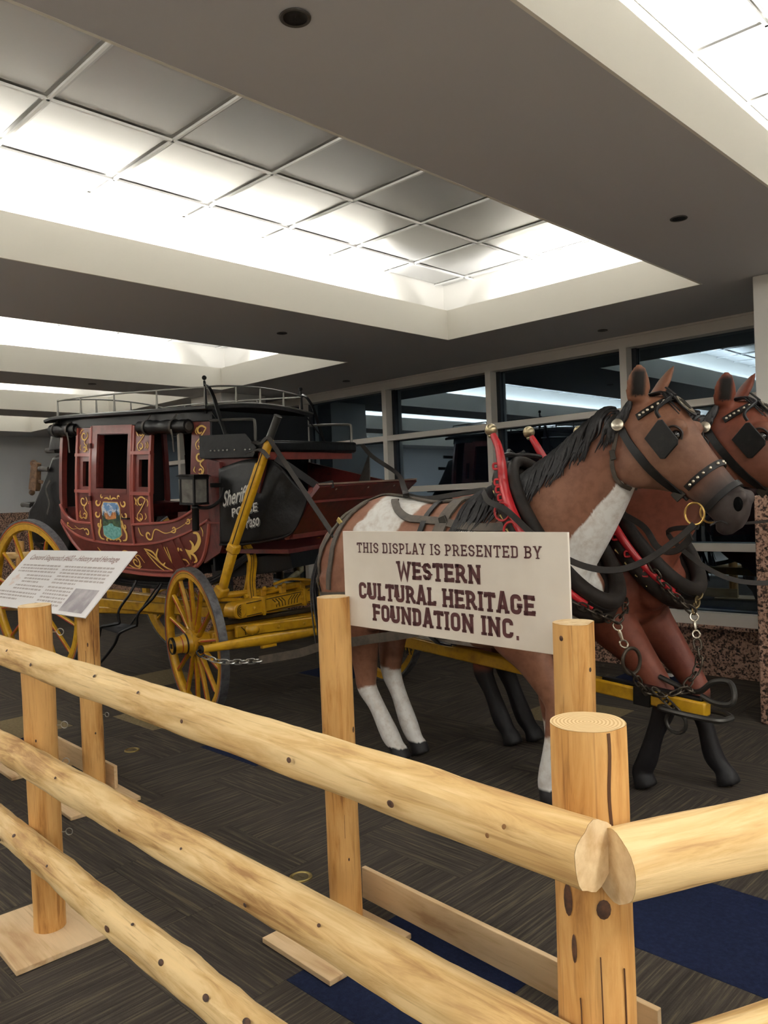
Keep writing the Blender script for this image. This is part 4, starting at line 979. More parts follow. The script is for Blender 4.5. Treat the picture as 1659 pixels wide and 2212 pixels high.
it += [([(-1.79, 2.10), (-1.77, 2.13), (-1.74, 2.135)], .007), ([(-1.68, 1.96), (-1.70, 1.99), (-1.69, 2.02)], .007), ([(-1.80, 1.42), (-1.77, 1.40), (-1.74, 1.41)], .007), ([(-1.68, 1.58), (-1.66, 1.55), (-1.67, 1.52)], .007),
       ([(-1.11, 2.10), (-1.09, 2.13), (-1.06, 2.135)], .007), ([(-.98, 1.97), (-.97, 2.0), (-.985, 2.03)], .007), ([(-1.11, 1.43), (-1.08, 1.41), (-1.05, 1.42)], .007), ([(-.98, 1.58), (-.965, 1.55), (-.975, 1.52)], .007), ([(-1.12, 1.59), (-1.10, 1.56), (-1.11, 1.53)], .008)]
scrolls('scrollwork', it)
it = s_motif(-.435, 2.05, .20, .13, -1, .011)+s_motif(-.435, 1.86, .20, .13, 1, .012)+s_motif(-.44, 1.70, .12, .12, -1, .011)
scrolls('scrollwork', it, .0085)
# door scrolls round the painting
it = []
for sx in (-1, 1):
    c = -1.393
    for (dx, dz, r) in ((.155, 1.54, .036), (.165, 1.445, .036), (.150, 1.355, .028)): it.append((spiral(c+sx*dx, dz, r, PI*.5 if sx > 0 else PI*.5, -sx*.8), .013))
    it.append(([(c+sx*.125, 1.40), (c+sx*.14, 1.34), (c+sx*.165, 1.29), (c+sx*.15, 1.245), (c+sx*.11, 1.235)], .016))
    it.append(([(c+sx*.03, 1.232), (c+sx*.06, 1.248), (c+sx*.085, 1.232), (c+sx*.07, 1.222)], .011))
    it.append(([(c+sx*.01, 1.565), (c+sx*.04, 1.578), (c+sx*.075, 1.572)], .011)); it.append((spiral(c+sx*.10, 1.588, .018, 0, sx*.7), .009))
it.append(([(-1.393, 1.565), (-1.393, 1.60)], .010))
scrolls('scrollwork', it, .0105)
it = [(spiral(-.98, 1.295, .04, 0, .9, [(-.90, 1.345), (-.80, 1.32), (-.72, 1.335)]), .012), (spiral(-.70, 1.355, .030, PI, -.9, [(-.64, 1.37), (-.58, 1.40)]), .009), (spiral(-.55, 1.425, .026, PI, -.9, [(-.50, 1.45), (-.44, 1.50)]), .008),
      ([(-1.09, 1.35), (-1.07, 1.30), (-1.04, 1.285)], .008), (spiral(-1.98, 1.34, .02, 0, .8, [(-1.92, 1.30), (-1.84, 1.31)]), .007), (spiral(-1.72, 1.28, .035, PI, .9, [(-1.76, 1.315), (-1.82, 1.305), (-1.88, 1.33)]), .009)]
scrolls('scrollwork', it)
it = [([(-1.06, 1.18), (-.97, 1.16), (-.93, 1.10), (-.95, 1.13)], .013), ([(-1.05, 1.17), (-.95, 1.10), (-.87, 1.04), (-.80, 1.02)], .012), ([(-1.04, 1.15), (-.96, 1.05), (-.90, 1.01)], .009),
      ([(-.90, 1.19), (-.94, 1.12), (-.90, 1.06), (-.86, 1.08)], .014), ([(-.83, 1.21), (-.80, 1.12), (-.79, 1.03)], .010), ([(-.80, 1.21), (-.785, 1.13), (-.79, 1.06)], .008),
      (spiral(-1.20, 1.06, .05, 0, 1.2, [(-1.14, 1.12), (-1.10, 1.06)]), .011), ([(-1.30, 1.03), (-1.22, 1.0), (-1.15, 1.03)], .009), ([(-1.36, 1.12), (-1.30, 1.15), (-1.24, 1.14)], .008),
      ([(-.62, 1.20), (-.56, 1.185), (-.50, 1.22), (-.46, 1.28), (-.47, 1.33), (-.51, 1.335)], .026), ([(-.545, 1.19), (-.525, 1.24), (-.55, 1.275)], .017), ([(-.66, 1.20), (-.60, 1.19), (-.575, 1.15), (-.585, 1.11)], .022), ([(-.58, 1.18), (-.53, 1.16), (-.52, 1.12), (-.55, 1.10)], .016), ([(-.70, 1.16), (-.68, 1.20), (-.67, 1.21)], .016),
      ([(-.44, 1.39), (-.42, 1.35), (-.425, 1.31)], .006), ([(-.66, 1.12), (-.62, 1.115), (-.60, 1.08)], .010), ([(-1.62, 1.16), (-1.56, 1.10), (-1.48, 1.12)], .009)]
scrolls('scrollwork', it)
# landscape shield on the door
def shield(name, pts, mat, off):
    m = MB(); n = len(pts); m.v = [tuple(side_pt(a, b, -1, off)) for a, b in pts]; m.f = [tuple(range(n))]
    o = put(name, m.mesh(name, False, False), mat, coach, solid=.0008); o.matrix_local = BLOC; return o
C_ = -1.393
SH = [(-.105, 1.275), (-.105, 1.50), (-.08, 1.54), (.08, 1.54), (.105, 1.50), (.105, 1.285), (.075, 1.262), (0, 1.238), (-.075, 1.255)]
shield('painting_border', [(C_+a*1.07, 1.39+(z-1.39)*1.05) for a, z in SH], GOLD, .0100)
shield('painted_landscape', [(C_+a, z) for a, z in SH], M('painted_sky', (104, 146, 196), .5, var=(16, (206, 216, 228), .50, .60), stretch=(1, 1, 2)), .0108)
for (pts, col, col2, nm) in (([(-.09, 1.40), (-.075, 1.455), (-.055, 1.475), (-.03, 1.44), (-.01, 1.425), (.0, 1.435), (.03, 1.48), (.055, 1.47), (.08, 1.42), (.085, 1.40)], (206, 136, 70), (146, 92, 62), 'painted_mountain'),
                   ([(-.045, 1.452), (-.055, 1.475), (-.07, 1.468), (-.062, 1.455)], (236, 236, 232), (210, 214, 220), 'painted_snow'), ([(.02, 1.465), (.03, 1.48), (.055, 1.47), (.04, 1.46)], (236, 236, 232), (210, 214, 220), 'painted_snow'),
                   ([(-.105, 1.33), (-.105, 1.44), (-.08, 1.415), (-.04, 1.40), (0, 1.405), (.05, 1.41), (.09, 1.43), (.105, 1.45), (.105, 1.33), (.03, 1.345), (-.03, 1.34)], (70, 96, 62), (36, 60, 48), 'painted_trees'),
                   ([(-.105, 1.28), (-.105, 1.345), (-.05, 1.352), (-.02, 1.37), (.01, 1.372), (.03, 1.352), (.105, 1.34), (.105, 1.285), (.075, 1.262), (0, 1.238), (-.075, 1.255)], (128, 190, 186), (92, 158, 152), 'painted_lake')):
    shield(nm, [(C_+a, z) for a, z in pts], M(nm, col, .5, var=(40, col2, .42, .62)), .0114+.0006*('tree' in nm)+.0009*('lake' in nm)+.0003*('snow' in nm))
for a, zt_ in ((-.085, 1.47), (-.07, 1.445), (.072, 1.52), (.088, 1.47)): shield('painted_pine', [(C_+a-.010, 1.39), (C_+a, zt_), (C_+a+.010, 1.39)], M('painted_pine', (38, 62, 52), .5), .0132)
# ---------------------------------------------------------------- thoroughbraces, step, running gear
for s in (-1, 1):
    for k in range(3):
        m = MB(); m.strap(cr([(-.02, s*.50, 1.22-.02*k), (-.22, s*.49, 1.10-.022*k), (-.48, s*.47, .97-.022*k), (-.9, s*.45, .90-.02*k), (-1.5, s*.45, .88-.02*k), (-2.0, s*.47, .96-.02*k), (-2.5, s*.5, 1.12-.02*k)], 6), .085, .016, (0, 0, 1)); bpart(m, 'thoroughbrace', BLACKL)
SY = -.64
m = MB(); m.tube(cr([(-1.25, SY+.10, .90), (-1.27, SY+.05, .80), (-1.35, SY, .66), (-1.345, SY, .56)], 6), .011, 8); m.tube(cr([(-.95, SY+.10, .90), (-1.02, SY+.06, .78), (-1.12, SY, .66), (-1.14, SY, .57)], 6), .011, 8)
m.tube([(-.98, SY+.10, .90), (-1.22, SY, .55)], .007, 6)
m.tube(cr([(-1.345, SY, .555), (-1.45, SY-.02, .53), (-1.535, SY-.03, .505), (-1.57, SY-.03, .42), (-1.64, SY-.03, .30), (-1.75, SY-.03, .17)], 6), .013, 8); m.tube(cr([(-1.14, SY, .56), (-1.25, SY-.02, .515), (-1.325, SY-.03, .47), (-1.38, SY-.03, .38), (-1.52, SY-.03, .24), (-1.70, SY-.03, .10)], 6), .013, 8)
m.add([(-1.335, SY, .555), (-1.16, SY, .56), (-1.33, SY-.03, .485), (-1.52, SY-.03, .505), (-1.335, SY, .545), (-1.16, SY, .55), (-1.33, SY-.03, .475), (-1.52, SY-.03, .495)], [(0, 1, 2, 3), (7, 6, 5, 4), (0, 4, 5, 1), (1, 5, 6, 2), (2, 6, 7, 3), (3, 7, 4, 0)])
m.bar((-1.75, SY-.03, .165), (-1.70, SY-.03, .095), .06, .012); bpart(m, 'iron_step', IRON)
# perch and side rails of the gear (world coordinates)
FA = V((-4.76, 3.87, .55)); RA = V((-7.60, 3.74, .70))
m = MB(); m.bar(V((-7.6, 3.74, .66)), V((-4.9, 3.87, .62)), .09, .09); wpart(m, 'perch', YELLOW, bevel=.012)
for s in (-1, 1):
    m = MB(); m.bar(V((-7.5, 3.74+s*.42, .56)), V((-6.5, 3.83+s*.22, .58)), .06, .06); m.bar(V((-6.5, 3.83+s*.22, .58)), V((-5.1, 3.87+s*.05, .62)), .06, .06); wpart(m, 'perch_brace', YELLOW, bevel=.01)
m = MB(); m.bar(V((-7.32, 3.42, .63)), V((-5.6, 3.62, .63)), .05, .085); wpart(m, 'side_bar', YELLOW, bevel=.01)
def wheel(name, c, st, cam_, R, nsp, out=-1, width=.05, hubL=.24):
    """out=-1: outer face to -Y. local z = outward axle"""
    nz = V((math.sin(st), -math.cos(st), 0))*(1 if out < 0 else -1); u = V((math.cos(st), math.sin(st), 0))
    zax = (nz*math.cos(cam_)-V((0, 0, 1))*math.sin(cam_)).normalized(); xax = u; yax = zax.cross(xax)
    mt = Matrix.Identity(4)
    for i in range(3): mt[i][0] = xax[i]; mt[i][1] = yax[i]; mt[i][2] = zax[i]
    mt[0][3], mt[1][3], mt[2][3] = c[0], c[1], R*math.cos(cam_)
    rr = R-.016; ri = rr-.068*R/.6
    m = MB(); m.lathe([(ri+.008, -width/2), (rr, -width/2), (rr, width/2), (ri+.008, width/2), (ri, width/2-.012), (ri, -width/2+.012), (ri+.008, -width/2)], 56, caps=False)
    w = m.build(name, YELLOW, coach); w.matrix_local = CINV @ mt
    MB().lathe([(rr, -width/2-.006), (R, -width/2-.006), (R, width/2+.003), (rr, width/2+.003), (rr, -width/2-.006)], 56, caps=False).build('tyre', TYRE, w)
    MB().lathe([(rr-.010, width/2+.0015), (rr-.001, width/2+.002), (rr-.001, width/2-.003), (rr-.010, width/2-.003), (rr-.010, width/2+.0015)], 56, caps=False).build('rim_stripe', STRIPE, w)
    MB().lathe([(rr-.024, width/2+.0012), (rr-.020, width/2+.0012)], 56, caps=False).build('rim_line', BLACKLINE, w)
    h0 = -.10
    MB().lathe([(.055, h0), (.075, h0+.04), (.088, h0+.06), (.088, h0+.12), (.10, h0+.122), (.10, h0+.135), (.078, h0+.14), (.072, h0+.17), (.060, h0+.20), (.058, h0+hubL)], 26).build('hub', YELLOW, w)
    MB().lathe([(.0605, h0+hubL-.012), (.0605, h0+hubL+.004), (.050, h0+hubL+.006), (.046, h0+hubL-.02), (.001, h0+hubL-.02)], 24, caps=False).box((0, 0, h0+hubL-.008), (.032, .032, .03)).build('hub_cap', IRON, w)
    MB().lathe([(.0735, h0+.166), (.0735, h0+.174), (.070, h0+.178)], 24, caps=False).build('hub_band', BLACKLINE, w); MB().lathe([(.0612, h0+.203), (.0608, h0+.210)], 24, caps=False).build('hub_band', STRIPE, w)
    for k in range(8):
        a = 2*PI*k/8; MB().sphere((.092*math.cos(a), .092*math.sin(a), h0+.135), .006, 6, 4).build('hub_bolt', YELLOW, w)
    # spoke: from hub to rim, slightly dished
    L = ri-.075; sm_ = MB(); sm_.tube([(.078, 0, h0+.09), (.10, 0, h0+.09), (.16, 0, h0+.092), (ri*.6, 0, -.006), (ri+.006, 0, 0)], [.022, .021, .020, .017, .016], 8, sx=.72)
    me = sm_.mesh('spoke'); me.materials.append(YELLOW); me.materials.append(STRIPE)
    sm2 = MB(); sm2.strap([(.15, 0, h0+.092+.0212), (ri*.6, 0, -.006+.0180), (ri-.02, 0, .0172)], .0105, .0016, (0, 0, 1)); me2 = sm2.mesh('spoke_stripe')
    bm = bmesh.new(); bm.from_mesh(me); nf = len(bm.faces); bm.from_mesh(me2); bm.faces.ensure_lookup_table()
    for f in bm.faces[nf:]: f.material_index = 1
    bm.to_mesh(me); bm.free()
    for k in range(nsp):
        o = bpy.data.objects.new('spoke', me); COL.objects.link(o); o.parent = w; o.rotation_euler = (0, 0, 2*PI*(k+.35)/nsp)
    return w
# front axle turned towards the viewer, rear axle straight
wheel('front_wheel', (-4.940, 3.049), -.187, .049, .538, 14, hubL=.27); wheel('front_wheel', (-4.63, 4.66), -.187, .03, .538, 14, out=1)
wheel('rear_wheel', (-7.10, 2.80), .12, .083, .730, 14); wheel('rear_wheel', (-7.31, 4.42), .12, .03, .730, 14, out=1)
SCR = M('black_scroll_lines', (44, 34, 14), .5)
ax = V((-math.sin(-.187), math.cos(-.187), 0))      # along the front axle, away from the viewer
fx = V((math.cos(-.187), math.sin(-.187), 0))
m = MB(); m.bar(V((-4.92, 3.16, .545)), V((-4.64, 4.56, .545)), .10, .10); wpart(m, 'front_axle', YELLOW, bevel=.012)
m = MB(); m.bar(V((-4.87, 3.22, .63)), V((-4.66, 4.45, .63)), .12, .06); wpart(m, 'axle_bed', YELLOW, bevel=.012)
# bolster with rounded end
b0 = V((-4.72, 3.255, .752)); b1 = V((-4.82, 4.45, .80)); bd = (b1-b0).normalized()
m = MB(); m.bar(b0, b1, .13, .115); m.lathe([(.0575, -.065), (.0575, .065)], 20, Matrix.Translation(b0) @ Matrix.Rotation(PI/2, 4, 'Y')); bo = wpart(m, 'bolster', YELLOW, bevel=.008)
fy = V((1, .08, 0)).normalized()
def bol_pt(t, h): return b0+bd*t+V((0, 0, h))+V((bd.y, -bd.x, 0))*.0665
m = MB()
for t in (.12, .34, .60, .85): m.sphere(bol_pt(t, .0), .014, 8, 6, (1, 1, 1))
m.build('bolt', YELLOW, bo)
m = MB()
m.bar(b0+bd*.20+V((0, 0, 0)), b0+bd*.225, .15, .135); m.bar(b0+bd*.62, b0+bd*.645, .15, .135); m.build('clip_band', YELLOW, bo, bevel=.004)
m = MB()
def line3(P, w=.006): m.strap(P, w, .002, (bd.y, -bd.x, 0))
for k in range(4): line3([bol_pt(.30+.03*k, .035), bol_pt(.335+.03*k, .005), bol_pt(.34+.03*k, -.03)])
for k in range(4): line3([bol_pt(.50+.03*k, .035), bol_pt(.465+.03*k, .005), bol_pt(.46+.03*k, -.03)])
for h in (.045, -.045): line3([bol_pt(.05, h), bol_pt(.19, h)]); line3([bol_pt(.24, h), bol_pt(.60, h)]); line3([bol_pt(.67, h), bol_pt(1.1, h)])
for rr in (.015, .03, .043): line3([bol_pt(rr*math.cos(a)*-.8, rr*math.sin(a)) for a in [PI*(-.5+k/8) for k in range(9)]], .005)
m.build('scroll_lines', SCR, bo)
m = MB(); m.bar(V((-4.80, 3.20, .665)), V((-4.66, 4.2, .68)), .07, .03); wpart(m, 'sway_plate', M('dark_grease', (46, 38, 22), .5), bevel=.004)
m = MB(); m.bar(V((-4.72, 3.25, .60)), V((-4.55, 4.35, .61)), .04, .085); hb = wpart(m, 'sway_bar', YELLOW, bevel=.006)
m = MB(); fr = V((.985, -.17, 0))
for k in range(9):
    c = V((-4.72, 3.25, .60))+V((.17, 1.10, .01))*(.06+.1*k)+fr*.022; q = V((.15, .985, 0))
    m.strap([c+q*-.03+V((0, 0, .03)), c+q*.0+V((0, 0, .0)), c+q*.004+V((0, 0, -.03))], .006, .002, (1, -.1, 0))
m.build('scroll_lines', SCR, hb)
# upright jack irons carrying the thoroughbraces
for (p, q) in (((-4.80, 3.46), (0, 0)), ((-4.98, 4.30), (0, 0))):
    m = MB(); P = cr([V((p[0]-.04, p[1], 1.20)), V((p[0]+.01, p[1], 1.15)), V((p[0]+.03, p[1], 1.08)), V((p[0], p[1], .93)), V((p[0]+.02, p[1], .76))], 6); m.strap(P, .065, .03, (1, -.2, 0))
    P2 = cr([V((p[0]-.06, p[1]+.03, 1.18)), V((p[0]-.05, p[1]+.03, 1.0)), V((p[0]-.10, p[1]+.02, .82))], 5); m.strap(P2, .05, .03, (1, -.2, 0)); jo = wpart(m, 'jack_iron', YELLOW, bevel=.006)
    for d in (-.018, 0, .018):
        m = MB(); m.strap([a+V((.017, d*.1, 0))+V((0, d, 0)) for a in P], .004, .002, (1, -.2, 0)); m.build('pinstripe', BLACKLINE, jo)
# rods and fittings over the bolster
for (a, b, r) in ((V((-4.90, 3.18, .85)), V((-4.80, 3.66, .85)), .024), (V((-4.80, 3.40, .83)), V((-4.74, 4.40, .90)), .016), (V((-4.78, 3.70, .86)), V((-4.74, 4.10, .89)), .026), (V((-4.88, 3.15, .83)), V((-4.86, 3.45, .80)), .014), (V((-4.70, 4.05, .88)), V((-4.60, 4.35, .87)), .022)):
    m = MB(); m.tube([a, a+(b-a)*.5, b], r, 8); m.sphere(b, r*1.25, 8, 6); wpart(m, 'gear_rod', YELLOW)
for p in ((-4.78, 3.55, .80), (-4.76, 3.72, .81), (-4.75, 3.9, .83), (-4.74, 4.05, .84), (-4.72, 4.22, .86)):
    m = MB(); m.bar(V(p), V(p)+V((0, 0, .07)), .05, .03, (1, 0, 0)); m.sphere(V(p)+V((.02, 0, .075)), .02, 8, 6); wpart(m, 'gear_bracket', YELLOW, bevel=.006)
m = MB(); m.tube(cr([V((-4.74, 3.62, .90)), V((-4.70, 3.75, .93)), V((-4.66, 3.95, .90)), V((-4.62, 4.05, .86))], 5), .011, 6); wpart(m, 'gear_rod', YELLOW)
m = MB(); m.tube([V((-4.60, 4.16, .90)), V((-4.56, 4.32, 1.08)), V((-4.55, 4.42, 1.16))], .012, 6); wpart(m, 'gear_rod', YELLOW)
# evener (doubletree), singletrees, pole
m = MB(); e0 = V((-4.50, 3.24, .637)); e1 = V((-4.36, 4.42, .62)); m.bar(e0, e1, .05, .075, (0, 0, 1)); m.sphere(e0, .045, 10, 8, (1.1, 1.2, .9)); m.sphere(e1, .045, 10, 8, (1.1, 1.2, .9)); wpart(m, 'evener', YELLOW, bevel=.012)
for p in (.16, .34):
    m = MB(); q = e0+(e1-e0)*p+V((.028, 0, .0)); m.sphere(q, .012, 8, 6); wpart(m, 'bolt', YELLOW)
for (a, b) in ((V((-4.30, 2.71, .607)), V((-4.20, 3.66, .60))), (V((-4.18, 3.98, .60)), V((-4.06, 4.85, .60)))):
    c = (a+b)/2; m = MB(); m.tube([a, a+(b-a)*.04, a+(b-a)*.25, c, a+(b-a)*.75, a+(b-a)*.96, b], [.024, .025, .033, .038, .033, .025, .024], 12, sx=.8); st_ = wpart(m, 'singletree', YELLOW)
    for e_, d in ((a, -1), (b, 1)):
        u = (b-a).normalized(); m = MB(); m.tube([e_+u*d*.005, e_+u*d*.02], .026, 10); hk = cr([e_+u*d*.02, e_+u*d*.045+V((.005, 0, -.012)), e_+u*d*.03+V((.02, 0, -.04)), e_+u*d*.005+V((.03, 0, -.03))], 4); m.tube(hk, .007, 6); m.build('hook', IRON, st_)
    m = MB(); m.bar(c+V((0, -.06, -.045)), c+V((0, .06, -.045)), .03, .02); m.build('clip', YELLOW, st_, bevel=.004)
P0 = V((-4.55, 3.86, .62)); P1 = V((-1.47, 3.552, .492))
m = MB(); m.bar(P0, P1, .075, .085, (0, 0, 1), .82); po = wpart(m, 'pole', YELLOW, bevel=.010)
pd = (P1-P0).normalized()
m = MB(); m.bar(P1-pd*.55+V((0, 0, .042)), P1-pd*.02+V((0, 0, .040)), .04, .016); m.bar(P1-pd*.36, P1-pd*.27, .085, .088); m.build('pole_iron', IRON, po, bevel=.003)
m = MB(); t_ = P1-pd*.03+V((0, 0, .045)); up_ = V((0, 0, 1))
m.tube(cr([P1-pd*.32+V((.05, .06, .085)), P1-pd*.10+V((.02, .04, .055)), t_+pd*.04+V((0, .04, .075)), t_+pd*.10+V((.02, .03, .09)), t_+pd*.155+V((0, 0, .05)), t_+pd*.14+V((0, -.01, .005)), t_+pd*.07+V((0, -.01, -.005)), t_+pd*.0+V((0, 0, .012))], 6), .013, 8); m.build('pole_hook', M('worn_iron', (70, 68, 64), .4, .7), po)
m = MB(); c = P1-pd*.02+V((0, 0, -.02)); rt2 = V((-pd.y, pd.x, 0))
m.tube(cr([c+pd*.12+rt2*.02, c+pd*.10-rt2*.06, c-pd*.02-rt2*.085, c-pd*.16-rt2*.08, c-pd*.18-rt2*.05, c-pd*.10-rt2*.05], 6), .014, 8)
m.tube(cr([c+pd*.12+rt2*.02, c+pd*.06+rt2*.06, c-pd*.05+rt2*.05], 6), .014, 8); m.build('pole_yoke_ring', M('worn_iron', (70, 68, 64), .4, .7), po)
m = MB(); m.tube([c-pd*.10-rt2*.07+V((.05*math.cos(a)*pd.x, .05*math.cos(a)*pd.y, -.05+.05*math.sin(a))) for a in [2*PI*k/16 for k in range(16)]], .009, 8, closed=True); m.build('pole_ring', M('worn_iron', (70, 68, 64), .4, .7), po)
# ================================================================= HORSES
from mathutils.bvhtree import BVHTree
COAT = M('horse_coat', (128, 84, 62), .55, spec=.35, attr='Coat', var=(26, (226, 218, 212), .42, .72), bump=(120, .12, .003))
MANE = M('black_horse_hair', (24, 23, 24), .45, var=(60, (52, 51, 52), .45, .75))
EYE = M('horse_eye', (14, 10, 9), .08, coat=.6)
LEATHER = M('black_bridle_leather', (19, 18, 17), .45, spec=.35, var=(25, (42, 40, 38), .5, .8))
BROWNL = M('grey_brown_harness', (84, 75, 64), .6, var=(22, (58, 51, 43), .4, .7), bump=(60, .12, .002))
COLL = M('collar_leather', (40, 34, 29), .58, spec=.25, var=(14, (24, 21, 19), .4, .7), bump=(30, .15, .004))
HAMES = M('red_hame_paint', (176, 34, 40), .35, coat=.3)
BALL = M('nickel_ball', (176, 162, 130), .32, .85)
SILVER = M('polished_silver', (214, 206, 188), .25, .9)
GOLDM = M('gilt_ring', (214, 178, 104), .28, .9)
RUSTY = M('worn_chain_iron', (74, 66, 56), .45, .75)
DKIRON = M('dark_bolt', (60, 56, 50), .4, .7)
def ring_loft(m, rings):
    """rings: list of (centre, u half vector, w half vector); closed ends"""
    n = 18; k = len(m.v)
    for (c, u, w) in rings:
        c = V(c); u = V(u); w = V(w)
        for j in range(n):
            a = 2*PI*j/n; m.v.append(tuple(c+u*math.cos(a)+w*math.sin(a)))
    for i in range(len(rings)-1):
        for j in range(n): m.f.append((k+i*n+j, k+i*n+(j+1) % n, k+(i+1)*n+(j+1) % n, k+(i+1)*n+j))
    m.f.append(tuple(k+j for j in range(n))[::-1]); e = k+(len(rings)-1)*n; m.f.append(tuple(e+j for j in range(n)))
def limb(m, pts, rx, ry=None, n=14):
    """pts 3D; rx radius fore-aft, ry sideways"""
    P = cr(pts, 4); R_ = cr1(rx, 4); S_ = cr1(ry or rx, 4); k = len(P); rings = []
    for i, p in enumerate(P):
        d = (P[min(i+1, k-1)]-P[max(i-1, 0)]).normalized(); y = V((0, 1, 0)); y = (y-d*y.dot(d)).normalized(); x = y.cross(d)
        rings.append((p, x*R_[i], y*S_[i]))
    ring_loft(m, rings)
TORSO = [(.50, 1.18, .95, .11), (.42, 1.30, .84, .19), (.27, 1.42, .745, .235), (.08, 1.49, .70, .255), (-.15, 1.475, .685, .275), (-.40, 1.462, .69, .285), (-.62, 1.488, .72, .285), (-.80, 1.512, .80, .285), (-.98, 1.465, .86, .275), (-1.12, 1.37, .90, .235), (-1.24, 1.24, .94, .16), (-1.30, 1.15, 1.0, .08)]
HEAD = [((.79, 1.89), (.66, 1.70), .080), ((.90, 1.885), (.675, 1.60), .098), ((.965, 1.845), (.705, 1.525), .110), ((1.01, 1.775), (.78, 1.488), .112), ((1.05, 1.70), (.87, 1.476), .098), ((1.095, 1.63), (.965, 1.455), .078), ((1.145, 1.555), (1.035, 1.405), .066), ((1.19, 1.495), (1.085, 1.35), .062), ((1.225, 1.45), (1.13, 1.31), .060), ((1.238, 1.405), (1.17, 1.298), .052), ((1.232, 1.37), (1.20, 1.31), .030)]
def horse_mesh(legs):
    m = MB()
    ring_loft(m, [((x, 0, (t+b)/2), (0, 0, (t-b)/2), (0, w, 0)) for x, t, b, w in TORSO])
    # neck
    limb(m, [(.02, 0, 1.17), (.22, 0, 1.25), (.38, 0, 1.38), (.53, 0, 1.53), (.65, 0, 1.67), (.74, 0, 1.765)], [.34, .325, .27, .215, .165, .13], [.21, .20, .155, .118, .10, .088])
    ring_loft(m, [(((f[0]+j[0])/2, 0, (f[1]+j[1])/2), ((f[0]-j[0])/2, 0, (f[1]-j[1])/2), (0, w, 0)) for f, j, w in HEAD])
    # cheeks, brow, nostril rims, lips
    for s in (-1, 1):
        m.sphere((.80, s*.062, 1.60), .1, 12, 8, (1.05, .50, 1.15)); m.sphere((.985, s*.080, 1.735), .05, 10, 8, (.9, .6, .8)); m.sphere((1.215, s*.036, 1.435), .034, 10, 8, (.9, .75, 1.1))
        # ears
        b = V((.80, s*.066, 1.865)); t = V((.868+.02*s, s*.125, 2.03))
        ring_loft(m, [(b, (.034, -s*.024, 0), (.018, s*.024, 0)), (b+(t-b)*.3+V((.004, 0, 0)), (.044, -s*.032, 0), (.016, s*.022, 0)), (b+(t-b)*.6, (.039, -s*.028, 0), (.013, s*.018, 0)), (b+(t-b)*.85, (.021, -s*.015, 0), (.009, s*.012, 0)), (t, (.006, 0, 0), (0, .008, 0))])
        # shoulder and hip muscle
        m.sphere((.24, s*.15, 1.05), .2, 12, 8, (.9, .55, 1.3)); m.sphere((-.98, s*.13, 1.12), .24, 12, 8, (1.05, .62, 1.05)); m.sphere((-.80, s*.15, .92), .17, 12, 8, (.9, .5, 1.1))
        m.sphere((.43, s*.09, 1.0), .13, 12, 8, (.75, .8, 1.0))
    m.sphere((1.14, 0, 1.315), .042, 10, 8, (1.1, .9, .8))
    for pts, rx, ry in legs: limb(m, pts, rx, ry)
    me = m.mesh('raw', False); o = bpy.data.objects.new('raw', me); COL.objects.link(o)
    q = o.modifiers.new('r', 'REMESH'); q.mode = 'VOXEL'; q.voxel_size = .0125
    q = o.modifiers.new('s', 'SMOOTH'); q.factor = .5; q.iterations = 5
    dg = bpy.context.evaluated_depsgraph_get(); out = bpy.data.meshes.new_from_object(o.evaluated_get(dg)); bpy.data.objects.remove(o)
    out.polygons.foreach_set('use_smooth', [True]*len(out.polygons))
    return out
def hind_leg(s, hip, hock, fet, hoof, y):
    return ([(hip[0], s*.14, hip[1]), (hip[0]+.06, s*.15, hip[1]-.20), ((hip[0]+hock[0])/2+.05, (s*.15+y)/2, (hip[1]+hock[1])/2-.06), (hock[0]+.01, y, hock[1]+.05), (hock[0]+.015, y, hock[1]-.04), ((hock[0]+fet[0])/2, y, (hock[1]+fet[1])/2), (fet[0], y, fet[1]), (hoof[0]-.02, y, hoof[1]+.07), (hoof[0], y, hoof[1]+.045), (hoof[0]+.015, y, hoof[1])],
            [.22, .19, .115, .078, .066, .052, .058, .048, .056, .064], [.15, .13, .085, .06, .052, .043, .05, .043, .052, .058])
def fore_leg(s, sh, knee, fet, hoof, y):
    return ([(sh[0], s*.14, sh[1]), (sh[0]+.01, s*.14, sh[1]-.15), ((sh[0]+knee[0])/2+.0, (s*.14+y)/2, (sh[1]-.1+knee[1])/2+.02), (knee[0]-.005, y, knee[1]+.06), (knee[0], y, knee[1]-.02), ((knee[0]+fet[0])/2, y, (knee[1]+fet[1])/2), (fet[0], y, fet[1]), (hoof[0]-.015, y, hoof[1]+.07), (hoof[0], y, hoof[1]+.045), (hoof[0]+.015, y, hoof[1])],
            [.17, .15, .095, .062, .058, .044, .052, .045, .055, .062], [.12, .11, .075, .056, .052, .040, .046, .042, .052, .056])
def paint(me, fn):
    at = me.color_attributes.new('Coat', 'FLOAT_COLOR', 'POINT'); buf = []
    for v in me.vertices:
        buf += list(lin(fn(v.co)))
    at.data.foreach_set('color', buf)
def mixc(a, b, t): t = max(0, min(1, t)); return tuple(p+(q-p)*t for p, q in zip(a, b))
def sstep(a, b, x): t = max(0, min(1, (x-a)/(b-a))); return t*t*(3-2*t)
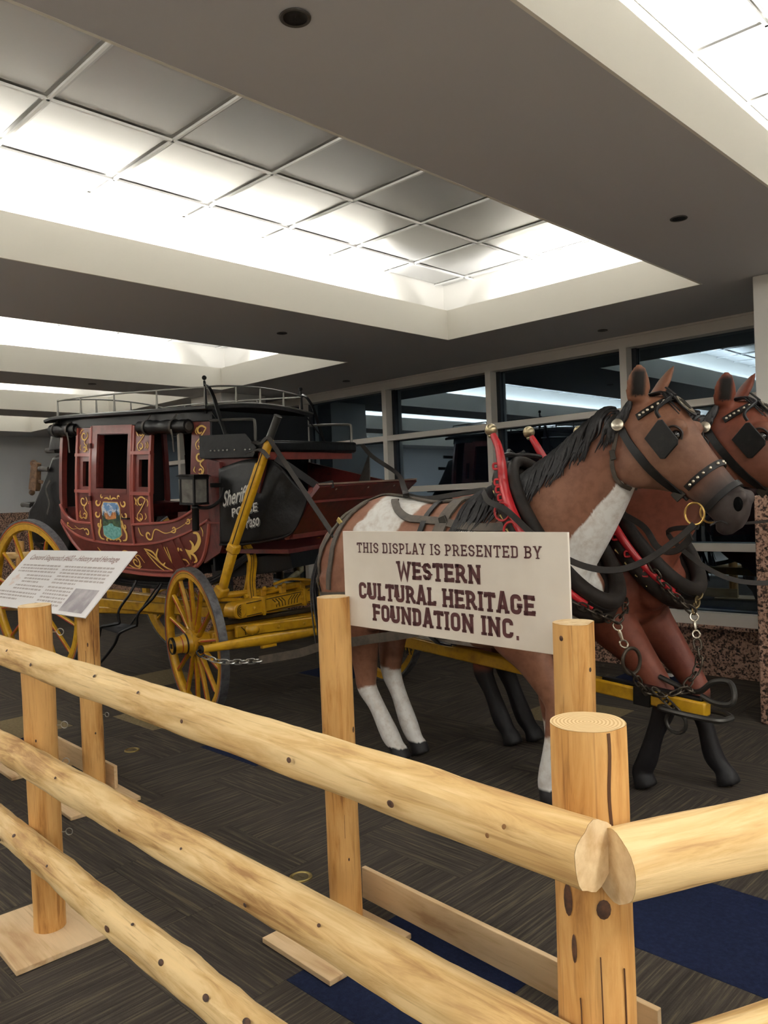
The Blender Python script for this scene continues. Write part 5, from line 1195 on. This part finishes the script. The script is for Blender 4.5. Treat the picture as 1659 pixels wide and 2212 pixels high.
def base_coat(p, bay, dark, muz):
    n = noise.noise(p*4.0); c = mixc(bay, dark, .5+.9*n)
    if p.x > .62 and p.z > 1.25:      # head
        d = (p.x-.79)*.65-(p.z-1.87)*.76    # distance along the head axis
        c = mixc(c, muz, sstep(.40, .56, d+.02*n))
        c = mixc(c, (96, 72, 58), .4*sstep(.1, .3, d)*(1-sstep(.4, .5, d)))
    if p.z > 1.885 and p.x > .72:      # ear hollow, facing forward and out
        s_ = 1 if p.y > 0 else -1; f_ = (p.z-1.865)/.165; q_ = p-V((.80+(.068+.02*s_)*f_, s_*(.066+.059*f_), p.z)); fr_ = q_.x*.59+s_*q_.y*.81; ac_ = abs(q_.x*.81-s_*q_.y*.59)
        if 1.885 < p.z < 2.005: c = mixc(c, (22, 17, 16), sstep(.003, .009, fr_)*(1-sstep(.018, .036, ac_))*(1-sstep(1.98, 2.005, p.z)))
    return c
WHITEH = (224, 222, 216)
def coat_near(p):
    c = base_coat(p, (140, 98, 75), (118, 76, 57), (58, 50, 47))
    n = .05*noise.noise(p*6)+.02*noise.noise(p*17)
    w = 0
    if p.z > .95 and p.x < -.3: w = max(w, 1-sstep(.0, .012, abs(p.x+.60+.25*(1.5-p.z)+n)-.155))        # band over the loins
    if p.z > 1.0 and -.2 < p.x < .2: w = max(w, 1-sstep(0, .012, abs(p.x+.03+n+.25*(1.45-p.z))-.055))    # stripe behind the collar
    if .25 < p.x < .775 and p.z < 1.53 and p.x+p.z < 2.24+.05*n and p.x > .40+.9*(p.z-1.18)*(p.z > 1.18):                                  # chest stripe up to the throat
        lim = .085+.05*sstep(1.3, 1.5, p.z)+n*.5
        fr = sstep(.36, .40, p.x-max(0, p.z-1.25)*.55+n)
        w = max(w, fr*(1-sstep(0, .012, abs(p.y+.02)-lim-.02)))
    if p.x < -.55 and p.z < .44 and p.y < .015: w = max(w, 1-sstep(0, .012, p.z-.385-n*.5))
    if p.x < -.55 and p.z < .55 and p.y >= .015: w = max(w, 1-sstep(0, .012, p.z-.475-n*.5))
    if p.x > -.1 and p.z < .40: w = max(w, 1-sstep(0, .012, p.z-.33-n*.5))
    if p.z < .80 and -.62 < p.x < -.12: w = max(w, 1-sstep(0, .012, p.z-.765-n))
    c = mixc(c, WHITEH, w)
    if p.z < .075: c = (36, 34, 35)
    return c
def coat_far(p):
    c = base_coat(p, (130, 72, 52), (104, 52, 38), (56, 46, 43))
    n = .03*noise.noise(p*6)
    c = mixc(c, (24, 22, 24), 1-sstep(.40, .46, p.z+n))
    if p.x > .9 and p.z > 1.45:
        d = (p.x-.79)*.65-(p.z-1.87)*.76; f = (p.x-.79)*.76+(p.z-1.87)*.65
        if d < .36: c = mixc(c, (214, 200, 190), (1-sstep(.018, .03, abs(p.y)))*sstep(.07, .09, f))
    if p.z < .075: c = (28, 27, 28)
    return c
def build_horse(name, label, X0, Y0, legs, coat, seed, yaw=0):
    t = thing(name, label, 'horse', (X0, Y0, 0), (0, 0, yaw), 'two harnessed horse statues')
    me = horse_mesh(legs); paint(me, coat); me.name = 'body'
    zmin = min(v.co.z for v in me.vertices)
    for v in me.vertices: v.co.z -= zmin-.005
    body = put('body', me, COAT, t)
    bvh = BVHTree.FromPolygons([v.co.copy() for v in me.vertices], [tuple(p.vertices) for p in me.polygons])
    for s in (-1, 1):
        e = MB().sphere((.985, s*.098, 1.722), .023, 14, 10).build('eye', EYE, t)
        m = MB(); m.tube(cr([(.945, s*.108, 1.732), (.965, s*.116, 1.757), (.993, s*.112, 1.757), (1.013, s*.102, 1.732), (1.008, s*.102, 1.702)], 4), .005, 6); m.build('eyelid', M('dark_eyelid', (44, 33, 28), .5), t)
        q = bvh.ray_cast(V((1.212, s*.4, 1.432)), V((0, -s, 0)))
        y = q[0].y if q[0] else s*.05
        m = MB(); m.sphere((1.210, y+s*.002, 1.430), .026, 12, 8, (.72, .30, 1.15)); m.build('nostril', M('nostril_black', (5, 5, 5), .9, spec=.1), t)
        pts = []
        for (x, z) in ((1.165, 1.352), (1.14, 1.362), (1.115, 1.358), (1.095, 1.345)):
            q = bvh.ray_cast(V((x, s*.4, z)), V((0, -s, 0))); pts.append(q[0] if q[0] else V((x, s*.05, z)))
        m = MB(); m.tube(cr(pts, 4), .004, 6); m.build('mouth_line', M('mouth_dark', (30, 26, 25), .5), t)
    # mane: locks that leave the crest and fall back and down on the near side
    rs_ = random.Random(seed); m = MB()
    crest = [(.80, 1.90), (.73, 1.875), (.60, 1.80), (.48, 1.735), (.32, 1.625), (.17, 1.545), (.03, 1.50), (-.06, 1.485)]
    C3 = []
    for p in cr([(a, 0, b) for a, b in crest], 10):
        q = bvh.ray_cast(V((p.x, 0, 2.6)), V((0, 0, -1))); C3.append(q[0] if q[0] else p)
    for i in range(300):
        u = rs_.random(); c = C3[int(u*(len(C3)-1))]; side = -1 if rs_.random() < .8 else 1
        L_ = rs_.uniform(.12, .27)*(.62 if c.x > .66 else 1); w0 = rs_.uniform(.008, .013); y0 = rs_.uniform(-.035, .03)
        pts = [V((c.x, y0, c.z+.010-abs(y0)*.15))]
        for k in range(1, 6):
            f = k/5; x = c.x-(.34+.15*rs_.random())*L_*f; z = c.z-.93*L_*f
            q = bvh.ray_cast(V((x, side*.6, z)), V((0, -side, 0))); y = (q[0].y+side*(.010+.006*rs_.random())) if q[0] else side*.06
            if k == 1: y = y*.55; z = c.z-.02*L_+.004
            if k == 2: z = c.z-.26*L_
            pts.append(V((x, y, z)))
        m.tube(cr(pts, 3), [w0*(.6+.5*math.sin(PI*min(1, .25+.75*j/15)))*(1-.75*(j/15)**3) for j in range(16)], 5, sx=.6)
    for i in range(26):            # forelock
        a = rs_.uniform(-.035, .035); L_ = rs_.uniform(.05, .10); m.tube(cr([(.80, a*.6, 1.905), (.875+.02*rs_.random(), a, 1.918), (.925, a*1.6, 1.90-L_*.2), (.95+L_*.35, a*1.9, 1.885-L_*.75)], 3), [.006*(1-.07*j) for j in range(10)], 5)
    mo = m.build('mane', MANE, t); mo['kind'] = 'stuff'
    m = MB()
    for i in range(34):
        a = rs_.uniform(0, 2*PI); r_ = rs_.uniform(.0, .05); b = V((-1.30+.02*rs_.random(), r_*math.cos(a)*.5, 1.20)); ln = rs_.uniform(.55, .75)
        m.tube(cr([b, b+V((-.07, 0, .0)), b+V((-.11+.03*math.cos(a), r_*math.cos(a), -.25)), b+V((-.06+.04*math.sin(a), r_*math.cos(a)*1.4, -ln))], 4), [.012*(1-.06*j) for j in range(13)], 5)
    to = m.build('tail', MANE, t); to['kind'] = 'stuff'
    return t, bvh
near_legs = [hind_leg(-1, (-1.0, 1.08), (-.965, .425), (-.775, .135), (-.70, .0), -.07), hind_leg(1, (-1.0, 1.08), (-.905, .475), (-.77, .17), (-.695, .0), .085),
             fore_leg(-1, (.16, .98), (.36, .445), (.30, .13), (.305, .0), -.09), fore_leg(1, (.16, .98), (.20, .46), (.22, .14), (.27, .0), .10)]
far_legs = [hind_leg(-1, (-1.0, 1.08), (-.72, .445), (-.58, .14), (-.515, .0), -.03), hind_leg(1, (-1.0, 1.08), (-.66, .46), (-.52, .14), (-.45, .0), .11),
            fore_leg(-1, (.20, .98), (.52, .43), (.42, .13), (.40, .0), -.19), fore_leg(1, (.25, .98), (.57, .41), (.64, .13), (.70, .0), .09)]
H1 = V((-2.40, 3.285, 0)); H2 = V((-2.258, 3.868, 0))
h1, bv1 = build_horse('horse', 'bay and white pinto draft horse nearest the fence, white hind socks', H1.x, H1.y, near_legs, coat_near, 3)
h2, bv2 = build_horse('horse', 'reddish bay horse with black legs and white blaze on the far side', H2.x, H2.y, far_legs, coat_far, 4)
# ================================================================= HARNESS
def hit(bvh, o, d, off=.004):
    q = bvh.ray_cast(V(o), V(d).normalized())
    return (q[0]+q[1]*off, q[1]) if q[0] is not None else (None, None)
def on_side(bvh, pts, s=-1, off=.006, n=6):
    """polyline in side view laid on the animal's flank"""
    P = []; N_ = []
    for p in cr([(a, 0, b) for a, b in pts], n):
        h, nn = hit(bvh, (p.x, s*.8, p.z), (0, -s, 0), off)
        if h is None: continue
        P.append(h); N_.append(nn)
    return P, N_
def around(bvh, c, d, a0, a1, off=.006, n=24):
    """loop round the head or trunk in the plane of d and the y axis; angle 0 = along d"""
    c = V(c); d = V(d).normalized(); P = []; N_ = []
    for k in range(n+1):
        a = math.radians(a0+(a1-a0)*k/n); r = d*math.cos(a)+V((0, 1, 0))*math.sin(a)
        h, nn = hit(bvh, c+r*.7, -r, off)
        if h is not None: P.append(h); N_.append(nn)
    return P, N_
def strap_part(name, PN, w, t, mat, parent):
    P, N_ = PN; m = MB(); m.strap(P, w, t, N_); return m.build(name, mat, parent)
def studs(PN, idx, r, mat, parent, name='stud'):
    P, N_ = PN
    for f in idx:
        k = f*(len(P)-1); i = int(k); p = P[i].lerp(P[min(i+1, len(P)-1)], k-i); MB().sphere(p+N_[i]*.003, r, 8, 5).build(name, mat, parent)
def bridle(root, bvh, label, X, Y):
    t = thing('bridle', label, 'bridle', (X, Y, 0), None, 'black blinkered bridles')
    nb = (.52, 0, -.76)
    for s in (-1, 1):
        strap_part('cheek_strap', on_side(bvh, [(.735, 1.775), (.80, 1.68), (.89, 1.565), (.985, 1.465), (1.03, 1.405)], s, .008), .036, .007, LEATHER, t)
        h, nn = hit(bvh, (.73, s*.8, 1.785), (0, -s, 0), .026)
        if h is None: h, nn = V((.725, s*.10, 1.79)), V((0, s, 0))
        rot_ = V((0, 0, 1)).rotation_difference(V((.25, s, .1))).to_matrix().to_4x4()
        ro_ = MB().lathe([(.001, .008), (.018, .007), (.026, .004), (.028, 0), (.027, -.004)], 20, Matrix.Translation(h) @ rot_, caps=False).build('rosette', SILVER, t)
        strap_part('throat_lash', on_side(bvh, [(.722, 1.77), (.705, 1.70), (.69, 1.63), (.70, 1.555), (.735, 1.51)], s, .007), .018, .006, BROWNL, t)
        strap_part('crown_strap', on_side(bvh, [(.725, 1.80), (.725, 1.85), (.745, 1.885)], s, .008), .034, .007, BROWNL, t)
        # blinker: leather plate held off the face beside the eye
        c = V((.938, s*.142, 1.708)); u = V((.60, s*.10, -.72)).normalized(); w = V((.70, s*.22, .62)).normalized()
        poly = []
        for (a, b) in ((-.062, -.058), (.055, -.060), (.070, -.045), (.072, .042), (.058, .058), (-.054, .060), (-.066, .046)): poly.append(c+u*a+w*b+u.cross(w)*.012*s*(1-((a/.08)**2+(b/.07)**2)/2))
        n = len(poly); nrm = u.cross(w).normalized()*(-s); m = MB(); m.add([p+nrm*.005 for p in poly]+[p-nrm*.005 for p in poly], [tuple(range(n)), tuple(range(2*n-1, n-1, -1))]+[(i, n+i, n+(i+1) % n, (i+1) % n) for i in range(n)])
        m.build('blinker', LEATHER, t, smooth=False, bevel=.003)
        m = MB(); m.tube(cr([c+u*-.065+w*.06, c+u*-.10+w*.075, V((.945, s*.05, 1.885))], 5), .008, 8); m.build('blinker_stay', LEATHER, t)
        # bit ring
        b = V((1.045, s*.082, 1.395)); m = MB(); m.tube([b+V((math.cos(a)*.042, s*.004*math.cos(a), math.sin(a)*.045)) for a in [2*PI*k/24 for k in range(24)]], .0045, 8, closed=True); m.build('bit_ring', GOLDM, t)
        m = MB(); m.box((.955, s*.0, 0), (0.001, .001, .001)) if False else None
        h2_, n2_ = hit(bvh, (.965, s*.8, 1.487), (0, -s, 0), .014)
        if h2_ is not None: MB().box((0, 0, 0), (.044, .008, .05), Matrix.Translation(h2_) @ Matrix.Rotation(.85, 4, 'Y')).build('buckle', DKIRON, t, bevel=.003)
        h3_, n3_ = hit(bvh, (.697, s*.8, 1.66), (0, -s, 0), .012)
        if h3_ is not None: MB().box((0, 0, 0), (.024, .008, .045), Matrix.Translation(h3_) @ Matrix.Rotation(-.2, 4, 'Y')).build('throat_buckle', DKIRON, t, bevel=.003)
    bb = around(bvh, (.80, 0, 1.80), (.86, 0, .50), -78, 78, .010, 30); strap_part('browband', bb, .030, .007, LEATHER, t)
    studs(bb, [.06+.88*k/14 for k in range(15)], .0078, SILVER, t)
    n1 = around(bvh, (1.02, 0, 1.51), (.76, 0, .62), -100, 100, .008, 30); strap_part('noseband', n1, .028, .007, LEATHER, t); studs(n1, [.10+.80*k/12 for k in range(13)], .008, SILVER, t)
    n2 = around(bvh, (1.10, 0, 1.425), (.72, 0, .68), -115, 115, .009, 30); strap_part('lower_noseband', n2, .026, .009, LEATHER, t)
    # forehead drop
    h, nn = hit(bvh, (1.5, 0, 1.845), (-1, 0, 0), .012)
    if h is not None:
        up_ = V((-.45, 0, .9)); up_ = (up_-nn*up_.dot(nn)).normalized(); rr_ = V((0, 1, 0))
        def disc(sz, off, nm, mat, k=1.0):
            pts = [h+rr_*(math.sin(a)*.034*sz)+up_*(math.cos(a)*.058*sz*k-.0)+nn*off for a in [2*PI*j/20 for j in range(20)]]
            m = MB(); m.add(pts+[p-nn*.005 for p in pts], [tuple(range(20)), tuple(range(39, 19, -1))]+[(i, 20+i, 20+(i+1) % 20, (i+1) % 20) for i in range(20)]); m.build(nm, mat, t, smooth=False)
        disc(1.2, .002, 'drop_leather', LEATHER); disc(.92, .006, 'forehead_drop', SILVER)
        m = MB(); m.strap([h+up_*.115+nn*.0, h+up_*.06+nn*.004], .024, .006, nn); m.build('drop_strap', LEATHER, t)
        for a in (-.5, 0, .5): MB().strap([h+up_*(.03)+rr_*.018*a*2+nn*.0085, h+up_*-.03+rr_*.006*a*2+nn*.0085], .006, .002, nn).build('engraving', DKIRON, t)
    return t
bridle(h1, bv1, 'black studded blinker bridle on the near pinto horse', H1.x, H1.y)
bridle(h2, bv2, 'black studded blinker bridle on the far bay horse', H2.x, H2.y)
# collar with hames
CT0 = V((.125, 0, 1.655)); CB0 = V((.595, 0, .985)); CC = (CT0+CB0)/2; CA = (CB0-CT0)/2; CN = V((CA.z, 0, -CA.x)).normalized()*-1
if CN.x < 0: CN = -CN
def col_pt(a, ky=.245, kx=1.0, off=0.0):
    """a=0 top, pi bottom; y = sin"""
    w = ky*math.sin(a)*(1+.10*math.cos(a+PI)); return CC-CA*(math.cos(a)*kx)+V((0, w, 0))+CN*off
def collar(label, X, Y):
    t = thing('horse_collar', label, 'horse collar', (X, Y, 0), None, 'leather collars with red hames')
    A = [2*PI*k/48 for k in range(48)]
    MB().tube([col_pt(a, .235, 1.0, .02) for a in A], [.028+.012*(.5-.5*math.cos(a)) for a in A], 12, closed=True).build('collar_rim', COLL, t)
    MB().tube([col_pt(a, .255, 1.02, -.055) for a in A], [.044+.010*(.5-.5*math.cos(a)) for a in A], 12, closed=True).build('collar_pad', COLL, t)
    for s in (-1, 1):
        for k in range(13):
            a = s*(.5+2.2*k/12); p = col_pt(a, .302, 1.08, -.07); tg = (col_pt(a+.05, .312, 1.10, -.07)-p).normalized()
            MB().bar(p-tg*.014, p+tg*.014, .004, .012, (0, s, 0)).build('brass_stitch', M('brass_stitch', (214, 196, 132), .4, .5), t)
        hp = [V((.10, s*.165, 1.80)), V((.135, s*.17, 1.74)), V((.165, s*.19, 1.66))]+[col_pt(s*q, .292, 1.06, -.012) for q in (.78, 1.0, 1.25, 1.5, 1.8, 2.1, 2.45, 2.75)]
        P = cr(hp, 5); n = len(P)
        hm = MB().tube(P, [.016+.009*math.sin(PI*min(1, j/(n-1)*1.2)) for j in range(n)], 10).build('hame', HAMES, t)
        MB().sphere((.090, s*.163, 1.822), .031, 16, 12).build('hame_ball', BALL, t)
        MB().lathe([(.014, 0), (.018, .008), (.014, .018)], 10, Matrix.Translation((.094, s*.164, 1.783))).build('hame_ferrule', BALL, t)
        for f, r_ in ((.50, .042), (.60, .040)):
            p = P[int(f*(n-1))]; MB().tube([p+V((-.045+r_*math.cos(b), s*.016, r_*math.sin(b))) for b in [2*PI*k/18 for k in range(18)]], .006, 6, closed=True).build('terret_ring', HAMES, t)
        for f in (.22, .30, .36, .42, .66, .74, .84):
            p = P[int(f*(n-1))]; MB().tube(cr([p+V((-.012, s*.012, .012)), p+V((-.034, s*.02, .012)), p+V((-.034, s*.02, -.012)), p+V((-.012, s*.012, -.012))], 3), .006, 6).build('hame_staple', HAMES, t)
    m = MB(); m.tube(cr([V((.155, -.17, 1.69)), V((.13, -.08, 1.70)), V((.13, 0, 1.695)), V((.13, .08, 1.70)), V((.155, .17, 1.69))], 5), .012, 8); m.tube(cr([V((.12, -.06, 1.69)), V((.09, -.02, 1.725)), V((.10, .03, 1.70)), V((.13, .06, 1.72))], 5), .009, 6); m.build('hame_strap', LEATHER, t)
    m = MB(); m.strap(cr([col_pt(PI-.5, .30, 1.07, 0), col_pt(PI-.2, .30, 1.09, 0), col_pt(PI+.2, .30, 1.09, 0), col_pt(PI+.5, .30, 1.07, 0)], 5), .03, .008, CA.normalized()); m.build('bottom_strap', LEATHER, t)
    return t
collar('worn leather collar with red hames and ball tops on the pinto', H1.x, H1.y); collar('leather collar with red hames around the far bay chest', H2.x, H2.y)
# body harness
def harness(bvh, label, X, Y, full):
    t = thing('harness', label, 'harness', (X, Y, 0), None, 'grey brown body harnesses')
    top = []; tn = []
    for p in cr([(.05, -.02, 0), (-.2, -.05, 0), (-.45, -.03, 0), (-.62, -.0, 0), (-.78, 0, 0), (-1.0, 0, 0), (-1.15, 0, 0)], 5):
        h, nn = hit(bvh, (p.x, p.y, 2.0), (0, 0, -1), .010)
        if h is not None: top.append(h); tn.append(nn)
    strap_part('back_strap', (top, tn), .04, .009, BROWNL, t)
    strap_part('saddle_pad', around(bvh, (-.24, 0, 1.1), (.12, 0, 1), -155, 155, .010, 44), .075, .012, BROWNL, t)
    strap_part('belly_band', around(bvh, (-.34, 0, 1.1), (.02, 0, 1), -178, 178, .012, 50), .035, .008, LEATHER, t)
    ring_p = top[int(len(top)*.58)]
    for s in (-1, 1):
        strap_part('side_strap', on_side(bvh, [(.26, 1.36), (.12, 1.345), (-.05, 1.35), (-.22, 1.375), (-.36, 1.385), (-.46, 1.395), (-.56, 1.435), (-.62, 1.475), (-.65, 1.492)], s, .010), .042, .009, BROWNL, t)
        strap_part('hip_strap', on_side(bvh, [(-.86, 1.49), (-.97, 1.40), (-1.08, 1.24), (-1.14, 1.05), (-1.15, .95)], s, .010), .036, .008, BROWNL, t)
        strap_part('hip_strap', on_side(bvh, [(-.84, 1.495), (-.93, 1.38), (-.98, 1.20), (-1.0, 1.0)], s, .010), .034, .008, BROWNL, t)
        q = on_side(bvh, [(-.20, 1.372), (-.24, 1.378)], s, .016)
        if q[0]: MB().box((0, 0, 0), (.05, .010, .055), Matrix.Translation(q[0][0]) @ Matrix.Rotation(-.3, 4, 'Y')).build('buckle', DKIRON, t, bevel=.004)
        q = on_side(bvh, [(-.96, 1.375), (-.98, 1.36)], s, .014)
        if q[0]: MB().box((0, 0, 0), (.06, .010, .03), Matrix.Translation(q[0][0]) @ Matrix.Rotation(.7, 4, 'Y')).build('brass_buckle', BRASS, t, bevel=.004)
    strap_part('breeching', around(bvh, (-.75, 0, .97), (-1, 0, -.06), -88, 88, .012, 40), .06, .010, BROWNL, t)
    return t
harness(bv1, 'grey brown leather strap harness over the pinto rump and back', H1.x, H1.y, True); harness(bv2, 'leather strap harness on the far bay horse back', H2.x, H2.y, False)
# ================================================================= CHAINS, REINS, TRACES
LINKM = {}
def link_mesh(L_, w, r, mat):
    k = (L_, w, r, mat.name)
    if k not in LINKM:
        pts = []
        for a in [PI*j/6 for j in range(7)]: pts.append(V((math.cos(a)*w, 0, L_/2-w+math.sin(a)*w)))
        for a in [PI+PI*j/6 for j in range(7)]: pts.append(V((math.cos(a)*w, 0, -L_/2+w+math.sin(a)*w)))
        me = MB().tube(pts, r, 6, closed=True).mesh('link'); me.materials.append(mat); LINKM[k] = me
    return LINKM[k]
def chain(parent, org, pts, L_=.056, w=.0165, r=.005, mat=None, twist=0):
    mat = mat or RUSTY; P = cr(pts, 12); d = [0]
    for a, b in zip(P, P[1:]): d.append(d[-1]+(b-a).length)
    pitch = L_-2*r*1.9; n = max(1, int(d[-1]/pitch))
    def at(s):
        for i in range(len(d)-1):
            if s <= d[i+1]: return P[i].lerp(P[i+1], (s-d[i])/max(1e-9, d[i+1]-d[i]))
        return P[-1]
    for k in range(n):
        a = at(k*d[-1]/n); b = at((k+1)*d[-1]/n); c = (a+b)/2; z = (b-a).normalized()
        q = z.to_track_quat('Z', 'Y').to_matrix().to_4x4(); o = bpy.data.objects.new('link', link_mesh(L_, w, r, mat)); COL.objects.link(o); o.parent = parent
        o.matrix_local = Matrix.Translation(c-V(org)) @ q @ Matrix.Rotation(PI/2*(k % 2)+.3+twist, 4, 'Z')
def snap(parent, org, p, q):
    p = V(p)-V(org); q = V(q)-V(org); d = (q-p); u = d.normalized(); w = V((.7, .7, 0))
    m = MB(); m.tube([p+u*.022+(w*math.cos(a)+u*math.sin(a))*.020 for a in [2*PI*k/16 for k in range(16)]], .0045, 6, closed=True)
    m.tube([p+u*.04, p+u*.055, p+u*(d.length-.05)], [.006, .010, .007], 8); m.tube([q-u*.028+(w*math.cos(a)+u*math.sin(a))*.018 for a in [2*PI*k/16 for k in range(16)]], .0045, 6, closed=True)
    return m.build('snap_hook', SILVER, parent)
PT = V((-1.80, 3.545, .56))
def hw(H, p): return H+V(p)
# near horse pole chain
kn = hw(H1, (.615, .03, .90)); rg = V((-1.685, 3.40, .80))
t = thing('pole_chain', 'rusty chain with iron ring from pinto collar to the pole tip', 'chain', rg, group='breast chains to the pole')
chain(t, rg, [hw(H1, (.54, -.22, 1.02)), hw(H1, (.60, -.10, .95)), kn]); chain(t, rg, [hw(H1, (.54, .22, 1.03)), hw(H1, (.62, .12, .95)), kn], twist=.4)
snap(t, rg, kn, kn+V((.03, .03, -.13)))
rc = kn+V((.045, .05, -.185)); MB().tube([rc-rg+V((.02*math.cos(a), .045*math.cos(a), .060*math.sin(a))) for a in [2*PI*k/20 for k in range(20)]], .0085, 8, closed=True).build('iron_ring', RUSTY, t)
p1 = V((-1.70, 3.545, .545))
chain(t, rg, [rc+V((.0, .0, -.055)), rc.lerp(p1, .5)+V((0, 0, -.07)), p1+V((-.02, -.04, -.0)), p1+V((.06, -.055, .0))]); chain(t, rg, [p1+V((.0, -.05, .02)), p1+V((.05, -.045, -.02)), p1+V((.12, -.05, -.075))])
# far horse pole chain
kf = hw(H2, (.66, -.14, .905)); rf = V((-1.60, 3.60, .8))
t = thing('pole_chain', 'dark chain with bright snap hook hanging from the far collar to pole tip', 'chain', rf, group='breast chains to the pole')
chain(t, rf, [hw(H2, (.50, -.25, 1.14)), hw(H2, (.56, -.22, 1.03)), kf]); chain(t, rf, [hw(H2, (.56, .19, 1.10)), hw(H2, (.62, .05, 1.0)), kf], mat=M('brassy_chain', (126, 108, 74), .45, .7))
snap(t, rf, kf, kf+V((.02, -.02, -.13))); chain(t, rf, [kf+V((.02, -.02, -.13)), kf+V((.04, -.06, -.25)), V((-1.60, 3.56, .55))])
chain(t, rf, [V((-1.62, 3.50, .55)), V((-1.58, 3.53, .57)), V((-1.55, 3.58, .56)), V((-1.60, 3.60, .545))])
# trace chain and strap of the near singletree
a = V((-4.285, 2.70, .568)); tr_o = a
t = thing('trace', 'bright chain and leather trace strap hooked to the near singletree', 'trace', tr_o)
chain(t, tr_o, [a, V((-4.18, 2.755, .535)), V((-4.05, 2.83, .535)), V((-3.95, 2.90, .545))], .06, .016, .005, STEEL)
m = MB(); P = cr([V((-3.96, 2.895, .545)), V((-3.70, 2.99, .60)), V((-3.50, 3.02, .66)), V((-3.1, 2.99, .74)), V((-2.6, 2.98, .86)), V((-2.2, 3.03, 1.10))], 6)
m.strap([p-tr_o for p in P], .05, .009, (.35, -1, 0)); m.build('trace_strap', BROWNL, t)
# reins
REIN = M('rein_leather', (44, 39, 35), .58, spec=.25, var=(18, (30, 27, 25), .4, .7))
def rein(label, pts, nrm, w=.028, group='long leather reins', org=None):
    org = V(pts[0]) if org is None else org; P = cr(pts, 8)
    t = thing('rein', label, 'rein', org, group=group); MB().strap([p-org for p in P], w, .006, nrm).build('rein_strap', REIN, t)
    return t
def b2w(p): return BODY @ V(p)
b1 = hw(H1, (1.045, -.085, 1.352))
# from the near bit back through the hame ring and on to the seat
ringp = hw(H1, (.165, -.30, 1.475))
rein('dark rein looping from the gilt bit ring back to the pinto hames', [b1, hw(H1, (.98, -.11, 1.29)), hw(H1, (.86, -.17, 1.20)), hw(H1, (.74, -.23, 1.165)), hw(H1, (.60, -.29, 1.20)), hw(H1, (.44, -.315, 1.30)), hw(H1, (.28, -.32, 1.43)), ringp, hw(H1, (.06, -.20, 1.52)), hw(H1, (-.08, -.05, 1.53)), hw(H1, (-.45, -.02, 1.50)), hw(H1, (-.62, 0, 1.52))], (0, -1, .3))
rein('rein strap running from the pinto croup up to the far end of the driver seat', [hw(H1, (-.64, 0, 1.508)), hw(H1, (-.68, .03, 1.56)), b2w((.60, .45, 1.76)), b2w((.30, .56, 1.90)), b2w((.16, .62, 2.0))], (.6, -.6, .4), .035)
q0 = b2w((.40, -.842, 1.975)); q1 = hw(H1, (-1.00, -.235, 1.30))
rein('grey strap hanging from the brake lever down to the pinto rump', [b2w((.10, -.70, 2.01)), b2w((.25, -.80, 1.995)), b2w((.35, -.84, 2.025)), q0, q0.lerp(q1, .12), q0.lerp(q1, .5), q0.lerp(q1, .88), q1], (.75, -.6, .35), .030)
b2_ = hw(H2, (1.045, -.085, 1.352))
rein('slack dark rein sagging below the far muzzle at the right edge', [hw(H1, (.98, .11, 1.33)), hw(H2, (.62, -.30, 1.30)), hw(H2, (.72, -.28, 1.18)), hw(H2, (.86, -.20, 1.08)), hw(H2, (1.02, -.10, 1.06)), hw(H2, (1.2, .0, 1.12)), hw(H2, (1.36, .06, 1.24)), hw(H2, (1.36, .03, 1.34)), hw(H2, (1.20, -.04, 1.36)), hw(H2, (1.06, -.085, 1.355))], (.3, -1, .3), .022)
rein('black coupling strap from the far bit past the pinto muzzle', [hw(H1, (1.045, .085, 1.355)), hw(H1, (1.10, .20, 1.34)), hw(H1, (1.20, .36, 1.345)), hw(H2, (1.20, -.06, 1.36))], (0, -.3, 1), .03)
rein('dark leather line from the pinto bit to the far bay collar', [hw(H1, (1.02, -.06, 1.30)), hw(H1, (.90, .05, 1.23)), hw(H1, (.74, .22, 1.23)), hw(H2, (.47, -.26, 1.33)), hw(H2, (.30, -.30, 1.43))], (.2, -1, .3), .03)
